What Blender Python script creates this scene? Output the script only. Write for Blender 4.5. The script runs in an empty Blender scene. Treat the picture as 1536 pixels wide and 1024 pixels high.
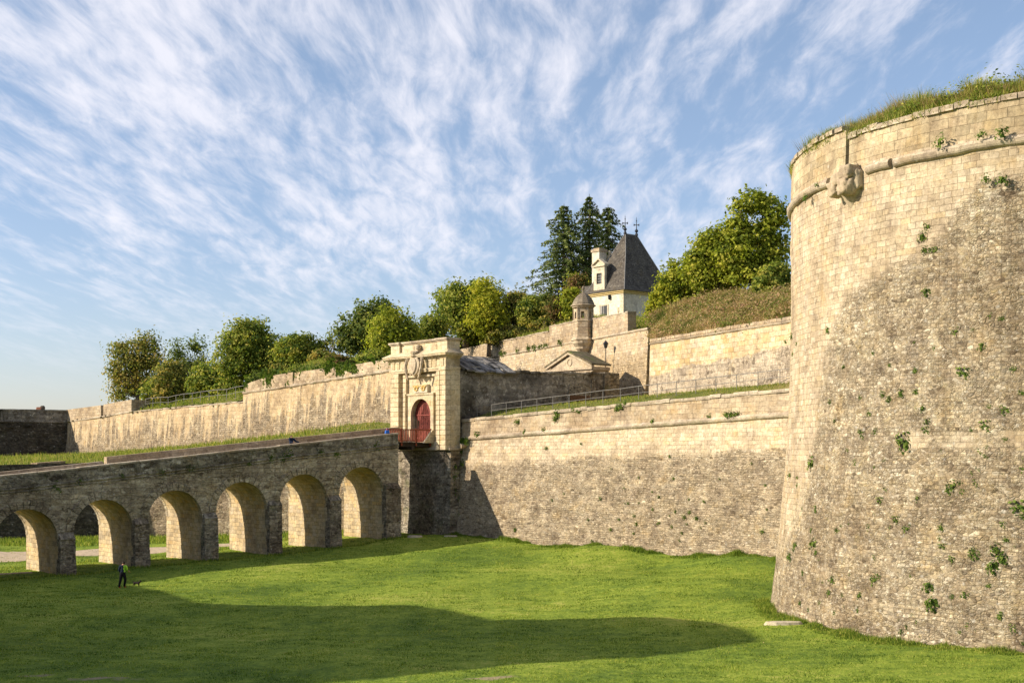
import bpy, bmesh, math, random
import numpy as np
from mathutils import Vector, noise, Matrix
rng = np.random.default_rng(7)
random.seed(7)
C = bpy.context.scene.collection
F = 1967.0; HZ = 680.0; H = 8.8           # focal length in photo pixels, horizon row, eye height

# ------------------------------------------------------------------ basic helpers
def P(px, py, Y):
    return Vector(((px-768)*Y/F, Y, H-(py-HZ)*Y/F))

def tag(o, label=None, cat=None, group=None, kind=None):
    if label: o['label'] = label
    if cat: o['category'] = cat
    if group: o['group'] = group
    if kind: o['kind'] = kind
    return o

def empty(name, loc, label, cat, group=None, rz=0):
    o = bpy.data.objects.new(name, None); C.objects.link(o)
    o.location = loc; o.rotation_euler = (0, 0, rz)
    o.empty_display_size = .3
    bpy.context.view_layer.update()
    return tag(o, label, cat, group)

def world_of(o):
    if o.parent is None: return o.matrix_basis.copy()
    return world_of(o.parent) @ o.matrix_parent_inverse @ o.matrix_basis

def link(name, me, mat, parent=None, world=True):
    o = bpy.data.objects.new(name, me); C.objects.link(o)
    if mat is not None and not me.materials: me.materials.append(mat)
    if parent is not None:
        o.parent = parent
        if world:
            o.matrix_parent_inverse = world_of(parent).inverted()
    return o

# fortress frame: u to the right along the front, v into the fort, z up.  Origin: middle of the gate front
CA = Vector((.648, -.7616, 0)); BA = Vector((.7616, .648, 0)); O = Vector((-8.0, 113.2, 0))
def L(u, v, z): return O + CA*u + BA*v + Vector((0, 0, z))
def Lp(px, v, u_hint=0):
    """u of the point of the line v=const seen in photo column px"""
    r = (px-768)/F
    bx, by = O.x+BA.x*v, O.y+BA.y*v
    return (r*by-bx)/(CA.x-r*CA.y)
def Vp(px, u):
    r = (px-768)/F
    bx, by = O.x+CA.x*u, O.y+CA.y*u
    return (r*by-bx)/(BA.x-r*BA.y)

class MB:
    """collects boxes, prisms and tubes in a local frame; uv in metres"""
    def __init__(s, tf=None):
        s.v = []; s.f = []; s.uv = []; s.tf = tf or (lambda x, y, z: Vector((x, y, z)))
    def add(s, vs, fs, uvs=None):
        n = len(s.v); loc = [Vector(p) for p in vs]
        s.v += [s.tf(*p) for p in loc]
        for k, f in enumerate(fs):
            s.f.append([n+i for i in f])
            if uvs is not None: s.uv.append(uvs[k]); continue
            q = [loc[i] for i in f]
            nr = Vector((0, 0, 0))
            for i in range(len(q)):
                a, b = q[i], q[(i+1) % len(q)]
                nr += Vector(((a.y-b.y)*(a.z+b.z), (a.z-b.z)*(a.x+b.x), (a.x-b.x)*(a.y+b.y)))
            ax = max(range(3), key=lambda i: abs(nr[i]))
            if ax == 2: s.uv.append([(p.x, p.y) for p in q])
            elif ax == 1: s.uv.append([(p.x, p.z) for p in q])
            else: s.uv.append([(p.y, p.z) for p in q])
        return s
    def box(s, x0, x1, y0, y1, z0, z1, top=None):
        t = top or (0, 0)           # inset of the top in x and y
        a, b = t
        return s.add([(x0, y0, z0), (x1, y0, z0), (x1, y1, z0), (x0, y1, z0),
               (x0+a, y0+b, z1), (x1-a, y0+b, z1), (x1-a, y1-b, z1), (x0+a, y1-b, z1)],
              [(3, 2, 1, 0), (4, 5, 6, 7), (0, 1, 5, 4), (1, 2, 6, 5), (2, 3, 7, 6), (3, 0, 4, 7)])
    def prism(s, poly, y0, y1):
        """polygon in (x,z) from y0 to y1"""
        n = len(poly)
        vs = [(x, y0, z) for x, z in poly]+[(x, y1, z) for x, z in poly]
        fs = [list(range(n)), list(range(2*n-1, n-1, -1))]
        for i in range(n): j = (i+1) % n; fs.append((i, n+i, n+j, j))
        return s.add(vs, fs)
    def prism_x(s, poly, x0, x1):
        n = len(poly)
        vs = [(x0, y, z) for y, z in poly]+[(x1, y, z) for y, z in poly]
        fs = [list(range(n)), list(range(2*n-1, n-1, -1))]
        for i in range(n): j = (i+1) % n; fs.append((i, n+i, n+j, j))
        return s.add(vs, fs)
    def tube(s, pts, r, n=8, cap=True):
        pts = [Vector(p) for p in pts]
        rs = r if isinstance(r, (list, tuple)) else [r]*len(pts)
        vs = []; d = 0; uvl = []
        prev = None
        for i, p in enumerate(pts):
            t = (pts[min(i+1, len(pts)-1)]-pts[max(i-1, 0)]).normalized()
            if prev is None:
                prev = t.orthogonal().normalized()
            prev = (prev - t*prev.dot(t)).normalized()
            q = t.cross(prev)
            for k in range(n):
                a = 2*math.pi*k/n
                vs.append(p+(prev*math.cos(a)+q*math.sin(a))*rs[i])
        fs = []; uvs = []
        for i in range(len(pts)-1):
            l = (pts[i+1]-pts[i]).length
            for k in range(n):
                k2 = (k+1) % n
                fs.append((i*n+k, i*n+k2, (i+1)*n+k2, (i+1)*n+k))
                w = 2*math.pi*rs[i]/n
                uvs.append([(k*w, d), ((k+1)*w, d), ((k+1)*w, d+l), (k*w, d+l)])
            d += l
        if cap:
            fs.append(tuple(range(n-1, -1, -1))); uvs.append([(0, 0)]*n)
            m = (len(pts)-1)*n; fs.append(tuple(m+k for k in range(n))); uvs.append([(0, 0)]*n)
        return s.add(vs, fs, uvs)
    def lathe(s, prof, c=(0, 0, 0), n=12, a0=0, ph=0):
        vs = []; fs = []; uvs = []
        for r, z in prof:
            for k in range(n):
                a = 2*math.pi*k/n+ph
                vs.append((c[0]+r*math.cos(a), c[1]+r*math.sin(a), c[2]+z))
        d = 0
        for i in range(len(prof)-1):
            l = math.hypot(prof[i+1][0]-prof[i][0], prof[i+1][1]-prof[i][1])
            for k in range(n):
                k2 = (k+1) % n
                fs.append((i*n+k, i*n+k2, (i+1)*n+k2, (i+1)*n+k))
                w = 2*math.pi*max(prof[i][0], .2)/n
                uvs.append([(k*w, d), ((k+1)*w, d), ((k+1)*w, d+l), (k*w, d+l)])
            d += l
        fs.append(tuple(range(n-1, -1, -1))); uvs.append([(0, 0)]*n)
        m = (len(prof)-1)*n; fs.append(tuple(m+k for k in range(n))); uvs.append([(0, 0)]*n)
        return s.add(vs, fs, uvs)
    def build(s, name, mat, parent=None, smooth=False, mask=None, bevel=0, jit=0, fix=True):
        me = bpy.data.meshes.new(name)
        me.from_pydata([tuple(p) for p in s.v], [], s.f)
        uvl = me.uv_layers.new(name='UVMap')
        flat = [c for f in s.uv for q in f for c in q]
        uvl.data.foreach_set('uv', flat)
        if mask is not None:
            at = me.attributes.new('mask', 'FLOAT', 'POINT')
            at.data.foreach_set('value', [float(mask(Vector(p))) for p in s.v])
        if jit:
            for vv in me.vertices:
                q = vv.co*1.3
                vv.co += noise.noise_vector(q)*jit
        if fix:
            bm = bmesh.new(); bm.from_mesh(me)
            bmesh.ops.recalc_face_normals(bm, faces=bm.faces[:])
            bm.to_mesh(me); bm.free()
        if smooth:
            for p in me.polygons: p.use_smooth = True
        o = link(name, me, mat, parent)
        if bevel:
            m = o.modifiers.new('edge', 'BEVEL'); m.width = bevel; m.segments = 2; m.limit_method = 'ANGLE'
        return o

# ------------------------------------------------------------------ materials
class NT:
    def __init__(s, name):
        s.m = bpy.data.materials.new(name); s.m.use_nodes = True
        s.t = s.m.node_tree; s.n = s.t.nodes; s.b = s.n['Principled BSDF']; s.out = s.n['Material Output']
    def new(s, typ, **k):
        n = s.n.new('ShaderNode'+typ)
        for a, v in k.items(): setattr(n, a, v)
        return n
    def ln(s, a, b): s.t.links.new(a, b)
    def mp(s, vec, scale, loc=(0, 0, 0), rot=(0, 0, 0)):
        n = s.new('Mapping'); s.ln(vec, n.inputs[0]); n.inputs['Scale'].default_value = scale
        n.inputs['Location'].default_value = loc; n.inputs['Rotation'].default_value = rot
        return n.outputs[0]
    def noise(s, vec, scale, detail=4, rough=.55, dist=0):
        n = s.new('TexNoise'); s.ln(vec, n.inputs['Vector']); n.inputs['Scale'].default_value = scale
        n.inputs['Detail'].default_value = detail; n.inputs['Roughness'].default_value = rough
        n.inputs['Distortion'].default_value = dist
        return n.outputs['Fac']
    def ramp(s, fac, stops, interp='LINEAR'):
        n = s.new('ValToRGB'); n.color_ramp.interpolation = interp
        e = n.color_ramp.elements
        while len(e) < len(stops): e.new(.5)
        for i, (p, c) in enumerate(stops):
            e[i].position = p
            e[i].color = (c, c, c, 1) if isinstance(c, (int, float)) else (*c, 1)
        s.ln(fac, n.inputs[0]); return n.outputs[0]
    def mix(s, fac, a, b, mode='MIX'):
        n = s.new('Mix', data_type='RGBA', blend_type=mode)
        for inp, x in ((n.inputs['Factor'], fac), (n.inputs['A'], a), (n.inputs['B'], b)):
            if hasattr(x, 'links'): s.ln(x, inp)
            else:
                inp.default_value = x if inp.name == 'Factor' else ((x, x, x, 1) if isinstance(x, (int, float)) else (*x, 1))
        return n.outputs['Result']
    def math(s, op, a, b=0, clamp=False):
        n = s.new('Math', operation=op, use_clamp=clamp)
        for i, x in enumerate((a, b)):
            if hasattr(x, 'links'): s.ln(x, n.inputs[i])
            else: n.inputs[i].default_value = x
        return n.outputs[0]
    def mr(s, x, a, b, c=0, d=1):
        n = s.new('MapRange'); s.ln(x, n.inputs[0])
        for i, v in enumerate((a, b, c, d)): n.inputs[i+1].default_value = v
        return n.outputs[0]
    def bump(s, h, dist, strength=1):
        n = s.new('Bump'); s.ln(h, n.inputs['Height']); n.inputs['Distance'].default_value = dist
        n.inputs['Strength'].default_value = strength; s.ln(n.outputs[0], s.b.inputs['Normal'])
    def fin(s, col, rough=.9, spec=.2):
        if hasattr(col, 'links'): s.ln(col, s.b.inputs['Base Color'])
        else: s.b.inputs['Base Color'].default_value = (*col, 1)
        if hasattr(rough, 'links'): s.ln(rough, s.b.inputs['Roughness'])
        else: s.b.inputs['Roughness'].default_value = rough
        s.b.inputs['Specular IOR Level'].default_value = spec
        return s.m

def masonry(name, pal, stone=(.45, .25), kind='rubble', joint=(.16, .12, .08), pal2=None, stone2=(.6, .3), mask=False,
            stain=(.12, .1, .08), stain_amt=.5, streak=.3, speck=.25, moss=.1, bump=.05, jw=.09, holes=.3, seed=0, warp=.12, tone=1.0, j2=1.0, fing=0.0, soft=.09):
    t = NT(name)
    tc = t.new('TexCoord'); uv = tc.outputs['UV']
    pos = t.new('NewGeometry').outputs['Position']
    wn = t.new('TexNoise'); t.ln(uv, wn.inputs['Vector']); wn.inputs['Scale'].default_value = 1.6; wn.inputs['Detail'].default_value = 3
    off = t.new('VectorMath', operation='MULTIPLY_ADD'); t.ln(wn.outputs['Color'], off.inputs[0]); off.inputs[1].default_value = (warp, warp, 0)
    t.ln(uv, off.inputs[2]); wuv = off.outputs[0]
    def cells(stone, pal, sd):
        vec = t.mp(wuv, (1/stone[0], 1/stone[1], 1), (seed+sd, seed*.7+sd, 0))
        v = t.new('TexVoronoi', voronoi_dimensions='2D', feature='F1'); t.ln(vec, v.inputs['Vector']); v.inputs['Scale'].default_value = 1
        v.inputs['Randomness'].default_value = .9
        e = t.new('TexVoronoi', voronoi_dimensions='2D', feature='DISTANCE_TO_EDGE'); t.ln(vec, e.inputs['Vector']); e.inputs['Scale'].default_value = 1
        e.inputs['Randomness'].default_value = .9
        sp = t.new('SeparateColor'); t.ln(v.outputs['Color'], sp.inputs[0])
        n = len(pal)
        col = t.ramp(sp.outputs[0], [(i/(n-1)*.96+.02, c) for i, c in enumerate(pal)])
        deep = t.mr(sp.outputs[1], .90, .95)
        j = t.mr(e.outputs['Distance'], .02, jw*2.4, 1, 0)
        return col, j, deep, sp.outputs[2]
    def rub(stone, pal):
        c1, j1, d1, r1 = cells(stone, pal, 0)
        c2, j2, d2, r2 = cells((stone[0]*.5, stone[1]*.52), pal, 5.3)
        k = t.mr(t.noise(uv, 2.3, 4, .7), .47, .53)
        inv = t.math('SUBTRACT', 1, k)
        def bl(a, b): return t.math('ADD', t.math('MULTIPLY', a, inv), t.math('MULTIPLY', b, k))
        col = t.mix(k, c1, c2); j = bl(j1, t.math('MULTIPLY', j2, .7)); deep = bl(d1, t.math('MULTIPLY', d2, .8)); r = bl(r1, r2)
        jn = t.mr(t.noise(uv, 1.1, 4, .65), .36, .64, .05, .75)
        j = t.math('MULTIPLY', j, jn)
        bk = t.new('TexBrick'); t.ln(wuv, bk.inputs['Vector']); bk.inputs['Scale'].default_value = 1; bk.inputs['Brick Width'].default_value = stone[0]*1.7; bk.inputs['Row Height'].default_value = stone[1]*1.25
        bk.inputs['Mortar Size'].default_value = .014; bk.inputs['Mortar Smooth'].default_value = .3; bk.squash = .7; bk.squash_frequency = 2
        bk.inputs['Color1'].default_value = (.72, .72, .72, 1); bk.inputs['Color2'].default_value = (1.18, 1.18, 1.18, 1); bk.inputs['Mortar'].default_value = (.9, .9, .9, 1)
        km = t.mr(t.noise(uv, .8, 4, .65), .42, .56)
        j = t.math('MAXIMUM', j, t.math('MULTIPLY', t.math('MULTIPLY', bk.outputs['Fac'], km), .85))
        col = t.mix(t.math('MULTIPLY', km, .8), col, t.mix(1, col, bk.outputs['Color'], 'MULTIPLY'))
        # uneven beds: whole courses a little lighter or darker
        bed = t.noise(t.mp(wuv, (.35, 2.6, 1)), 1.0, 3, .6)
        col = t.mix(1, col, t.mr(bed, .3, .7, .8, 1.18), 'MULTIPLY')
        h = t.math('SUBTRACT', t.math('MULTIPLY', r, .7), t.math('ADD', j, t.math('MULTIPLY', deep, holes)))
        col = t.mix(t.math('MULTIPLY', deep, holes*2.2, True), col, (.075, .055, .038))
        return t.mix(t.math('MULTIPLY', j, .7), col, joint), h
    def ash(stone, pal):
        b = t.new('TexBrick'); vec = t.mp(wuv, (1, 1, 1), (seed, seed*.31, 0)); t.ln(vec, b.inputs['Vector'])
        b.inputs['Scale'].default_value = 1; b.inputs['Brick Width'].default_value = stone[0]; b.inputs['Row Height'].default_value = stone[1]
        b.inputs['Mortar Size'].default_value = .011; b.inputs['Mortar Smooth'].default_value = .4; b.offset = .47; b.squash = .72; b.squash_frequency = 3
        b.inputs['Color1'].default_value = (0, 0, 0, 1); b.inputs['Color2'].default_value = (1, 1, 1, 1); b.inputs['Mortar'].default_value = (.5, .5, .5, 1)
        n = len(pal)
        col = t.ramp(b.outputs['Color'], [(i/(n-1)*.96+.02, c) for i, c in enumerate(pal)])
        jn = t.mr(t.noise(uv, .9, 3), .38, .6, .12, 1)
        j = t.math('MULTIPLY', b.outputs['Fac'], jn)
        sp = t.new('SeparateColor'); t.ln(b.outputs['Color'], sp.inputs[0])
        h = t.math('SUBTRACT', t.math('MULTIPLY', sp.outputs[0], .25), j)
        return t.mix(t.math('MULTIPLY', j, .75*(j2 if mask else 1)), col, joint), h
    if kind == 'rubble': col, h = rub(stone, pal)
    else: col, h = ash(stone, pal)
    if mask:
        a = t.new('Attribute', attribute_name='mask').outputs['Fac']
        big = t.noise(uv, .55, 5, .6)
        mm = t.math('ADD', a, t.math('MULTIPLY', t.math('SUBTRACT', big, .5), 1.3))
        mm = t.math('ADD', mm, t.math('MULTIPLY', t.math('SUBTRACT', t.noise(uv, 2.4, 5, .7), .5), .9))
        if fing: mm = t.math('ADD', mm, t.math('MULTIPLY', t.math('SUBTRACT', t.noise(t.mp(uv, (1.0, .09, 1)), 1.3, 5, .65), .5), fing))
        mm = t.mr(mm, .51-soft, .51+soft)
        c2, h2 = ash(stone2, pal2)
        col = t.mix(mm, col, c2)
        h = t.math('ADD', t.math('MULTIPLY', h, t.math('SUBTRACT', 1, mm)), t.math('MULTIPLY', h2, t.math('MULTIPLY', mm, .6)))
    # course tone drift, mottling
    fine = t.noise(pos, 5.5, 5, .65)
    col = t.mix(1, col, t.mr(fine, .28, .72, .68, 1.24), 'MULTIPLY')
    grain = t.noise(pos, 17, 3, .7)
    col = t.mix(1, col, t.mr(grain, .3, .7, .84, 1.14), 'MULTIPLY')
    mid = t.noise(pos, .9, 6, .62)
    col = t.mix(1, col, t.ramp(mid, [(.3, (.66, .63, .62)), (.46, (.95, .93, .9)), (.55, (1.05, 1.04, 1.0)), (.72, (1.0, .9, .72))]), 'MULTIPLY')
    # stains and run-off streaks
    sn = t.noise(pos, .22, 6, .65)
    sf = t.mr(sn, .44, .68, 0, stain_amt)
    st = t.noise(t.mp(pos, (1.1, 1.1, .1)), 1.0, 5, .6)
    sf2 = t.mr(st, .5, .7, 0, streak)
    f = t.math('MAXIMUM', sf, sf2)
    col = t.mix(f, col, t.mix(1, col, tuple(min(1, c*4.2) for c in stain), 'MULTIPLY'))
    # lichen specks, pale and dark
    vo = t.new('TexVoronoi', feature='F1'); t.ln(pos, vo.inputs['Vector']); vo.inputs['Scale'].default_value = 2.1
    s2 = t.noise(pos, 3.2, 2)
    wsp = t.math('MULTIPLY', t.mr(vo.outputs['Distance'], .1, .22, 1, 0), t.mr(s2, .5, .6))
    col = t.mix(t.math('MULTIPLY', wsp, speck), col, (.56, .53, .47))
    dk = t.mr(t.noise(pos, 2.4, 6, .75), .6, .68)
    col = t.mix(t.math('MULTIPLY', dk, speck*1.1), col, (.07, .06, .045))
    if moss:
        mo = t.mr(t.noise(pos, .8, 6, .7), .56, .66)
        col = t.mix(t.math('MULTIPLY', mo, moss), col, (.1, .13, .03))
    if tone != 1.0: col = t.mix(1, col, tone, 'MULTIPLY')
    hh = t.math('ADD', h, t.math('MULTIPLY', fine, .5))
    t.bump(hh, bump)
    return t.fin(col, .95, .12)

W1, W2, W3, W4, W5 = (.46, .37, .25), (.55, .455, .31), (.39, .30, .19), (.6, .51, .37), (.33, .26, .18)
BRN = [(.25, .2, .14), (.39, .32, .225), (.33, .265, .185), (.47, .39, .28), (.3, .255, .195), (.55, .475, .355)]
PALE = [(.45, .37, .26), (.52, .44, .325), (.42, .34, .235), (.56, .485, .37), (.49, .39, .25)]
M = {}
M['tower'] = masonry('bastion_stone', [(.26, .21, .145), (.4, .33, .23), (.33, .265, .18), (.48, .405, .29), (.31, .265, .2), (.58, .52, .41), (.39, .32, .2)], (.23, .14), 'rubble',
                     mask=True, pal2=PALE, stone2=(.56, .27), stain_amt=.5, streak=.5, speck=.5, moss=.07, bump=.055, seed=3, jw=.1, j2=.75, soft=.2)
M['curtain'] = masonry('curtain_stone', BRN, (.36, .13), 'rubble', mask=True, pal2=PALE, stone2=(.6, .28), stain_amt=.35, streak=.18,
                       speck=.35, moss=.04, bump=.06, seed=11, j2=.3, fing=.6, soft=.16, tone=1.08)
M['parapet'] = masonry('parapet_stone', [(.44, .36, .26), (.52, .43, .31), (.36, .29, .21), (.47, .37, .25)], (.7, .33), 'ashlar', stain_amt=.6, streak=.35, speck=.3, moss=.1, bump=.03, seed=5)
M['coping'] = masonry('coping_stone', [(.42, .36, .28), (.52, .45, .35), (.36, .3, .23)], (1.1, .5), 'ashlar', stain_amt=.6, streak=.1, speck=.5, moss=.22, bump=.03, seed=6)
M['ashlar'] = masonry('ashlar_stone', [(.44, .38, .3), (.5, .43, .34), (.4, .34, .27), (.47, .4, .3)], (.5, .4), 'rubble', jw=.03, mask=True, stone2=(.75, .36), stain_amt=.4, streak=.2, speck=.25, moss=.04, bump=.04, seed=9, warp=.06, pal2=[(.52, .42, .27), (.6, .5, .35), (.5, .37, .19), (.62, .54, .41), (.55, .43, .25)])
M['upper'] = masonry('upper_wall_stone', [(.42, .34, .22), (.54, .44, .3), (.36, .28, .18), (.5, .39, .24)], (.4, .2), 'rubble', stain_amt=.4, streak=.35, speck=.3, moss=.05, bump=.04, seed=13, mask=True, pal2=PALE)
M['left'] = masonry('left_curtain_stone', BRN, (.4, .18), 'rubble', mask=True, pal2=[(.5, .39, .25), (.56, .45, .3), (.44, .34, .21)], stone2=(.8, .4), stain_amt=.45, streak=.6, speck=.25, moss=.04, bump=.06, seed=17, j2=.15, fing=4.0, soft=.16, tone=1.0)
M['dark'] = masonry('shade_dark_stone', [(.05, .045, .035), (.09, .08, .06), (.13, .115, .09), (.06, .055, .045), (.2, .18, .15)], (.45, .22), 'rubble', joint=(.05, .045, .035), stain_amt=.6, streak=.4, speck=.55, moss=.12, bump=.06, seed=19)  # shade of the far left walls is put into these dark stone colours
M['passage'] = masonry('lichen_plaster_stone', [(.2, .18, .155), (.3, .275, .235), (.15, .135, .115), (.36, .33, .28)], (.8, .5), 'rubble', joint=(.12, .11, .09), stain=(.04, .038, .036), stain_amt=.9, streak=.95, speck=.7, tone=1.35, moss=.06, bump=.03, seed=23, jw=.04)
M['bridge'] = masonry('bridge_stone', [(.43, .37, .275), (.57, .5, .385), (.34, .295, .22), (.5, .43, .33), (.6, .55, .44)], (.6, .27), 'rubble', jw=.06, joint=(.12, .1, .07), stain=(.11, .1, .085), stain_amt=.75, streak=.5, speck=.55, moss=.12, bump=.05, seed=29)
M['bridge_top'] = masonry('bridge_parapet_stone', [(.25, .22, .175), (.4, .36, .285), (.16, .145, .115), (.54, .5, .42)], (.75, .42), 'rubble', jw=.05, joint=(.06, .05, .04), stain=(.08, .075, .06), stain_amt=.85, streak=.85, speck=.7, moss=.25, bump=.05, seed=31)
M['soffit'] = masonry('arch_lining_stone', [(.5, .4, .25), (.6, .49, .32), (.42, .35, .24), (.56, .48, .36), (.6, .44, .23)], (.6, .3), 'ashlar', joint=(.16, .12, .08), stain_amt=.45, streak=.3, speck=.25, moss=.06, bump=.04, seed=37)
M['gate'] = masonry('gate_limestone', [(.58, .49, .34), (.64, .55, .39), (.55, .45, .29)], (.85, .42), 'ashlar', joint=(.2, .16, .11), stain_amt=.4, streak=.3, speck=.15, moss=.03, bump=.012, seed=41, warp=.02)
M['carved'] = masonry('carved_limestone', [(.44, .37, .27), (.5, .42, .31)], (3, 3), 'ashlar', joint=(.3, .25, .18), stain_amt=.6, streak=.4, speck=.35, moss=.05, bump=.03, seed=43, warp=0)
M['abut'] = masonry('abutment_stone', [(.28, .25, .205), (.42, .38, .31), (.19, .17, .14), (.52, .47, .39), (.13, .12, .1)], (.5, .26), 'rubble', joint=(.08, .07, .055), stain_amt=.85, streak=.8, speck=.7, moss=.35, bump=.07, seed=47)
M['slabroof'] = masonry('stone_slab_roof', [(.08, .075, .07), (.2, .19, .18), (.42, .4, .37), (.05, .048, .045)], (1.3, .42), 'ashlar', joint=(.04, .04, .04), stain_amt=.5, streak=.1, speck=.8, moss=.12, bump=.08, seed=53)
M['mossroof'] = masonry('mossy_roof_stone', [(.15, .13, .09), (.2, .17, .11), (.12, .11, .07)], (.5, .3), 'ashlar', joint=(.06, .05, .03), stain_amt=.5, streak=.1, speck=.4, moss=.85, bump=.05, seed=59)
M['slate'] = masonry('slate', [(.07, .063, .057), (.12, .108, .095), (.085, .077, .069), (.16, .145, .125)], (.26, .13), 'ashlar', joint=(.02, .02, .022), stain=(.35, .33, .3), stain_amt=.35, streak=.4, speck=.22, moss=.04, bump=.015, seed=61, warp=.02)
M['lead'] = masonry('weathered_dome_stone', [(.2, .17, .13), (.3, .26, .2), (.24, .2, .16)], (.4, .25), 'ashlar', stain_amt=.7, streak=.5, speck=.6, moss=.15, bump=.04, seed=77)
M['render'] = masonry('limewash', [(.66, .61, .5), (.69, .645, .54)], (3, 3), 'ashlar', joint=(.66, .61, .5), stain_amt=.3, streak=.4, speck=.06, moss=.0, bump=.01, seed=67)
M['trimstone'] = masonry('dressed_stone', [(.58, .52, .4), (.62, .56, .44)], (.6, .35), 'ashlar', stain_amt=.25, streak=.2, speck=.1, moss=0, bump=.01, seed=71, warp=0)

def plain(name, col, rough=.6, spec=.3, var=.25, scale=6, metal=0, bump=.004):
    t = NT(name); pos = t.new('NewGeometry').outputs['Position']
    n = t.noise(pos, scale, 5, .6)
    c = t.mix(1, col, t.mr(n, .3, .7, 1-var, 1+var), 'MULTIPLY')
    t.bump(n, bump); t.b.inputs['Metallic'].default_value = metal
    return t.fin(c, rough, spec)
M['reddoor'] = plain('red_painted_wood', (.17, .03, .02), .6, .3, .35)
M['redwood'] = plain('red_stained_wood', (.24, .055, .025), .6, .3, .4)
M['darkwood'] = plain('old_dark_wood', (.05, .035, .025), .8, .2, .4)
M['steel'] = plain('grey_steel', (.2, .19, .175), .5, .5, .3, metal=.3)
M['iron'] = plain('dark_iron', (.02, .022, .028), .5, .5, .2, metal=.4)
M['gold'] = plain('gilded_stone', (.55, .36, .08), .5, .5, .35, 9)
M['glass'] = plain('window_glass', (.03, .035, .04), .12, .6, .3)
M['whitepaint'] = plain('white_paint', (.7, .68, .62), .5, .3, .08)
M['brownwood'] = plain('brown_wood', (.12, .065, .035), .7, .2, .3)
M['terracotta'] = plain('terracotta', (.3, .13, .08), .8, .2, .3)
M['blue'] = plain('blue_fabric', (.03, .12, .45), .8, .2, .2)
M['skin'] = plain('skin', (.5, .28, .18), .6, .3, .08)
M['black'] = plain('black_fabric', (.012, .012, .016), .9, .15, .3, 20)
M['navy'] = plain('navy_fabric', (.012, .02, .045), .85, .15, .3, 20)
M['neon'] = plain('neon_yellow_fabric', (.4, .7, .06), .8, .2, .15, 20)
M['redshoe'] = plain('red_shoe', (.35, .05, .03), .6, .3, .2)
M['hair'] = plain('dark_hair', (.03, .018, .01), .7, .3, .3, 30)
M['fur'] = plain('dark_fur', (.025, .02, .018), .9, .1, .5, 30)
M['palestone'] = masonry('pale_slab_stone', [(.5, .44, .33), (.58, .51, .4)], (3, 3), 'ashlar', joint=(.5, .44, .33), stain_amt=.3, speck=.2, moss=0, bump=.03)

def ground_mat(name, cols, scale=1.0, dirt=None, bump=.06, dirt_amt=(.6, .7)):
    t = NT(name); pos = t.new('NewGeometry').outputs['Position']
    a = t.noise(pos, .09*scale, 6, .6); b = t.noise(pos, 1.3*scale, 6, .7); c = t.noise(t.mp(pos, (1, .45, 1)), 7*scale, 5, .75)
    s = t.math('ADD', t.math('MULTIPLY', a, .42), t.math('ADD', t.math('MULTIPLY', b, .28), t.math('MULTIPLY', c, .3)))
    col = t.ramp(s, [(.36, cols[0]), (.46, cols[1]), (.54, cols[2]), (.64, cols[3])])
    if dirt:
        d = t.mr(t.noise(pos, .5, 6, .7), *dirt_amt)
        col = t.mix(d, col, dirt)
    at = t.new('Attribute', attribute_name='bare').outputs['Fac']
    dm = t.mr(t.math('ADD', at, t.math('MULTIPLY', t.math('SUBTRACT', t.noise(pos, 1.1, 5, .7), .5), 1.2)), .45, .65)
    col = t.mix(dm, col, t.mix(t.noise(pos, 3, 5, .7), (.36, .29, .19), (.2, .17, .09)))
    t.bump(t.math('ADD', c, b), bump)
    return t.fin(col, .95, .1)
M['lawn'] = ground_mat('lawn_grass', [(.052, .095, .016), (.122, .185, .025), (.235, .3, .038), (.42, .39, .11)])
M['rough'] = ground_mat('rough_grass', [(.06, .085, .018), (.12, .14, .03), (.2, .19, .05), (.3, .24, .1)], 1.6, (.26, .2, .12), .12, (.55, .66))
M['gravel'] = plain('dirt_path', (.46, .37, .26), .95, .1, .22, 2.5, bump=.05)

def leaf_mat(name, stops, trans=.42):
    t = NT(name)
    at = t.new('Attribute', attribute_name='tint').outputs['Fac']
    pos = t.new('NewGeometry').outputs['Position']
    s = t.math('ADD', at, t.math('MULTIPLY', t.math('SUBTRACT', t.noise(pos, .6, 3), .5), .6), True)
    n = len(stops)
    col = t.ramp(s, [(i/(n-1), c) for i, c in enumerate(stops)])
    t.fin(col, .75, .12)
    tr = t.new('BsdfTranslucent'); t.ln(t.mix(1, col, (1.2, 1.3, .7), 'MULTIPLY'), tr.inputs[0])
    mx = t.new('MixShader'); mx.inputs[0].default_value = trans
    t.ln(t.b.outputs[0], mx.inputs[1]); t.ln(tr.outputs[0], mx.inputs[2]); t.ln(mx.outputs[0], t.out.inputs[0])
    return t.m
M['lf_olive'] = leaf_mat('olive_leaves', [(0.075, 0.1, 0.025), (0.188, 0.213, 0.048), (0.338, 0.3, 0.075), (0.525, 0.375, 0.112)])
M['lf_dark'] = leaf_mat('dark_leaves', [(0.044, 0.075, 0.02), (0.106, 0.15, 0.033), (0.2, 0.237, 0.053), (0.338, 0.325, 0.081)])
M['lf_mid'] = leaf_mat('green_leaves', [(0.062, 0.106, 0.022), (0.163, 0.213, 0.037), (0.294, 0.325, 0.056), (0.475, 0.413, 0.094)])
M['lf_bright'] = leaf_mat('bright_leaves', [(0.088, 0.121, 0.02), (0.209, 0.248, 0.028), (0.341, 0.369, 0.039), (0.484, 0.44, 0.077)])
M['lf_yellow'] = leaf_mat('yellow_leaves', [(0.13, 0.16, 0.02), (0.25, 0.28, 0.025), (0.4, 0.39, 0.035), (0.52, 0.46, 0.06)])
M['lf_red'] = leaf_mat('russet_leaves', [(0.06, 0.08, 0.02), (0.13, 0.13, 0.03), (0.22, 0.14, 0.06), (0.3, 0.17, 0.09)])
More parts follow.
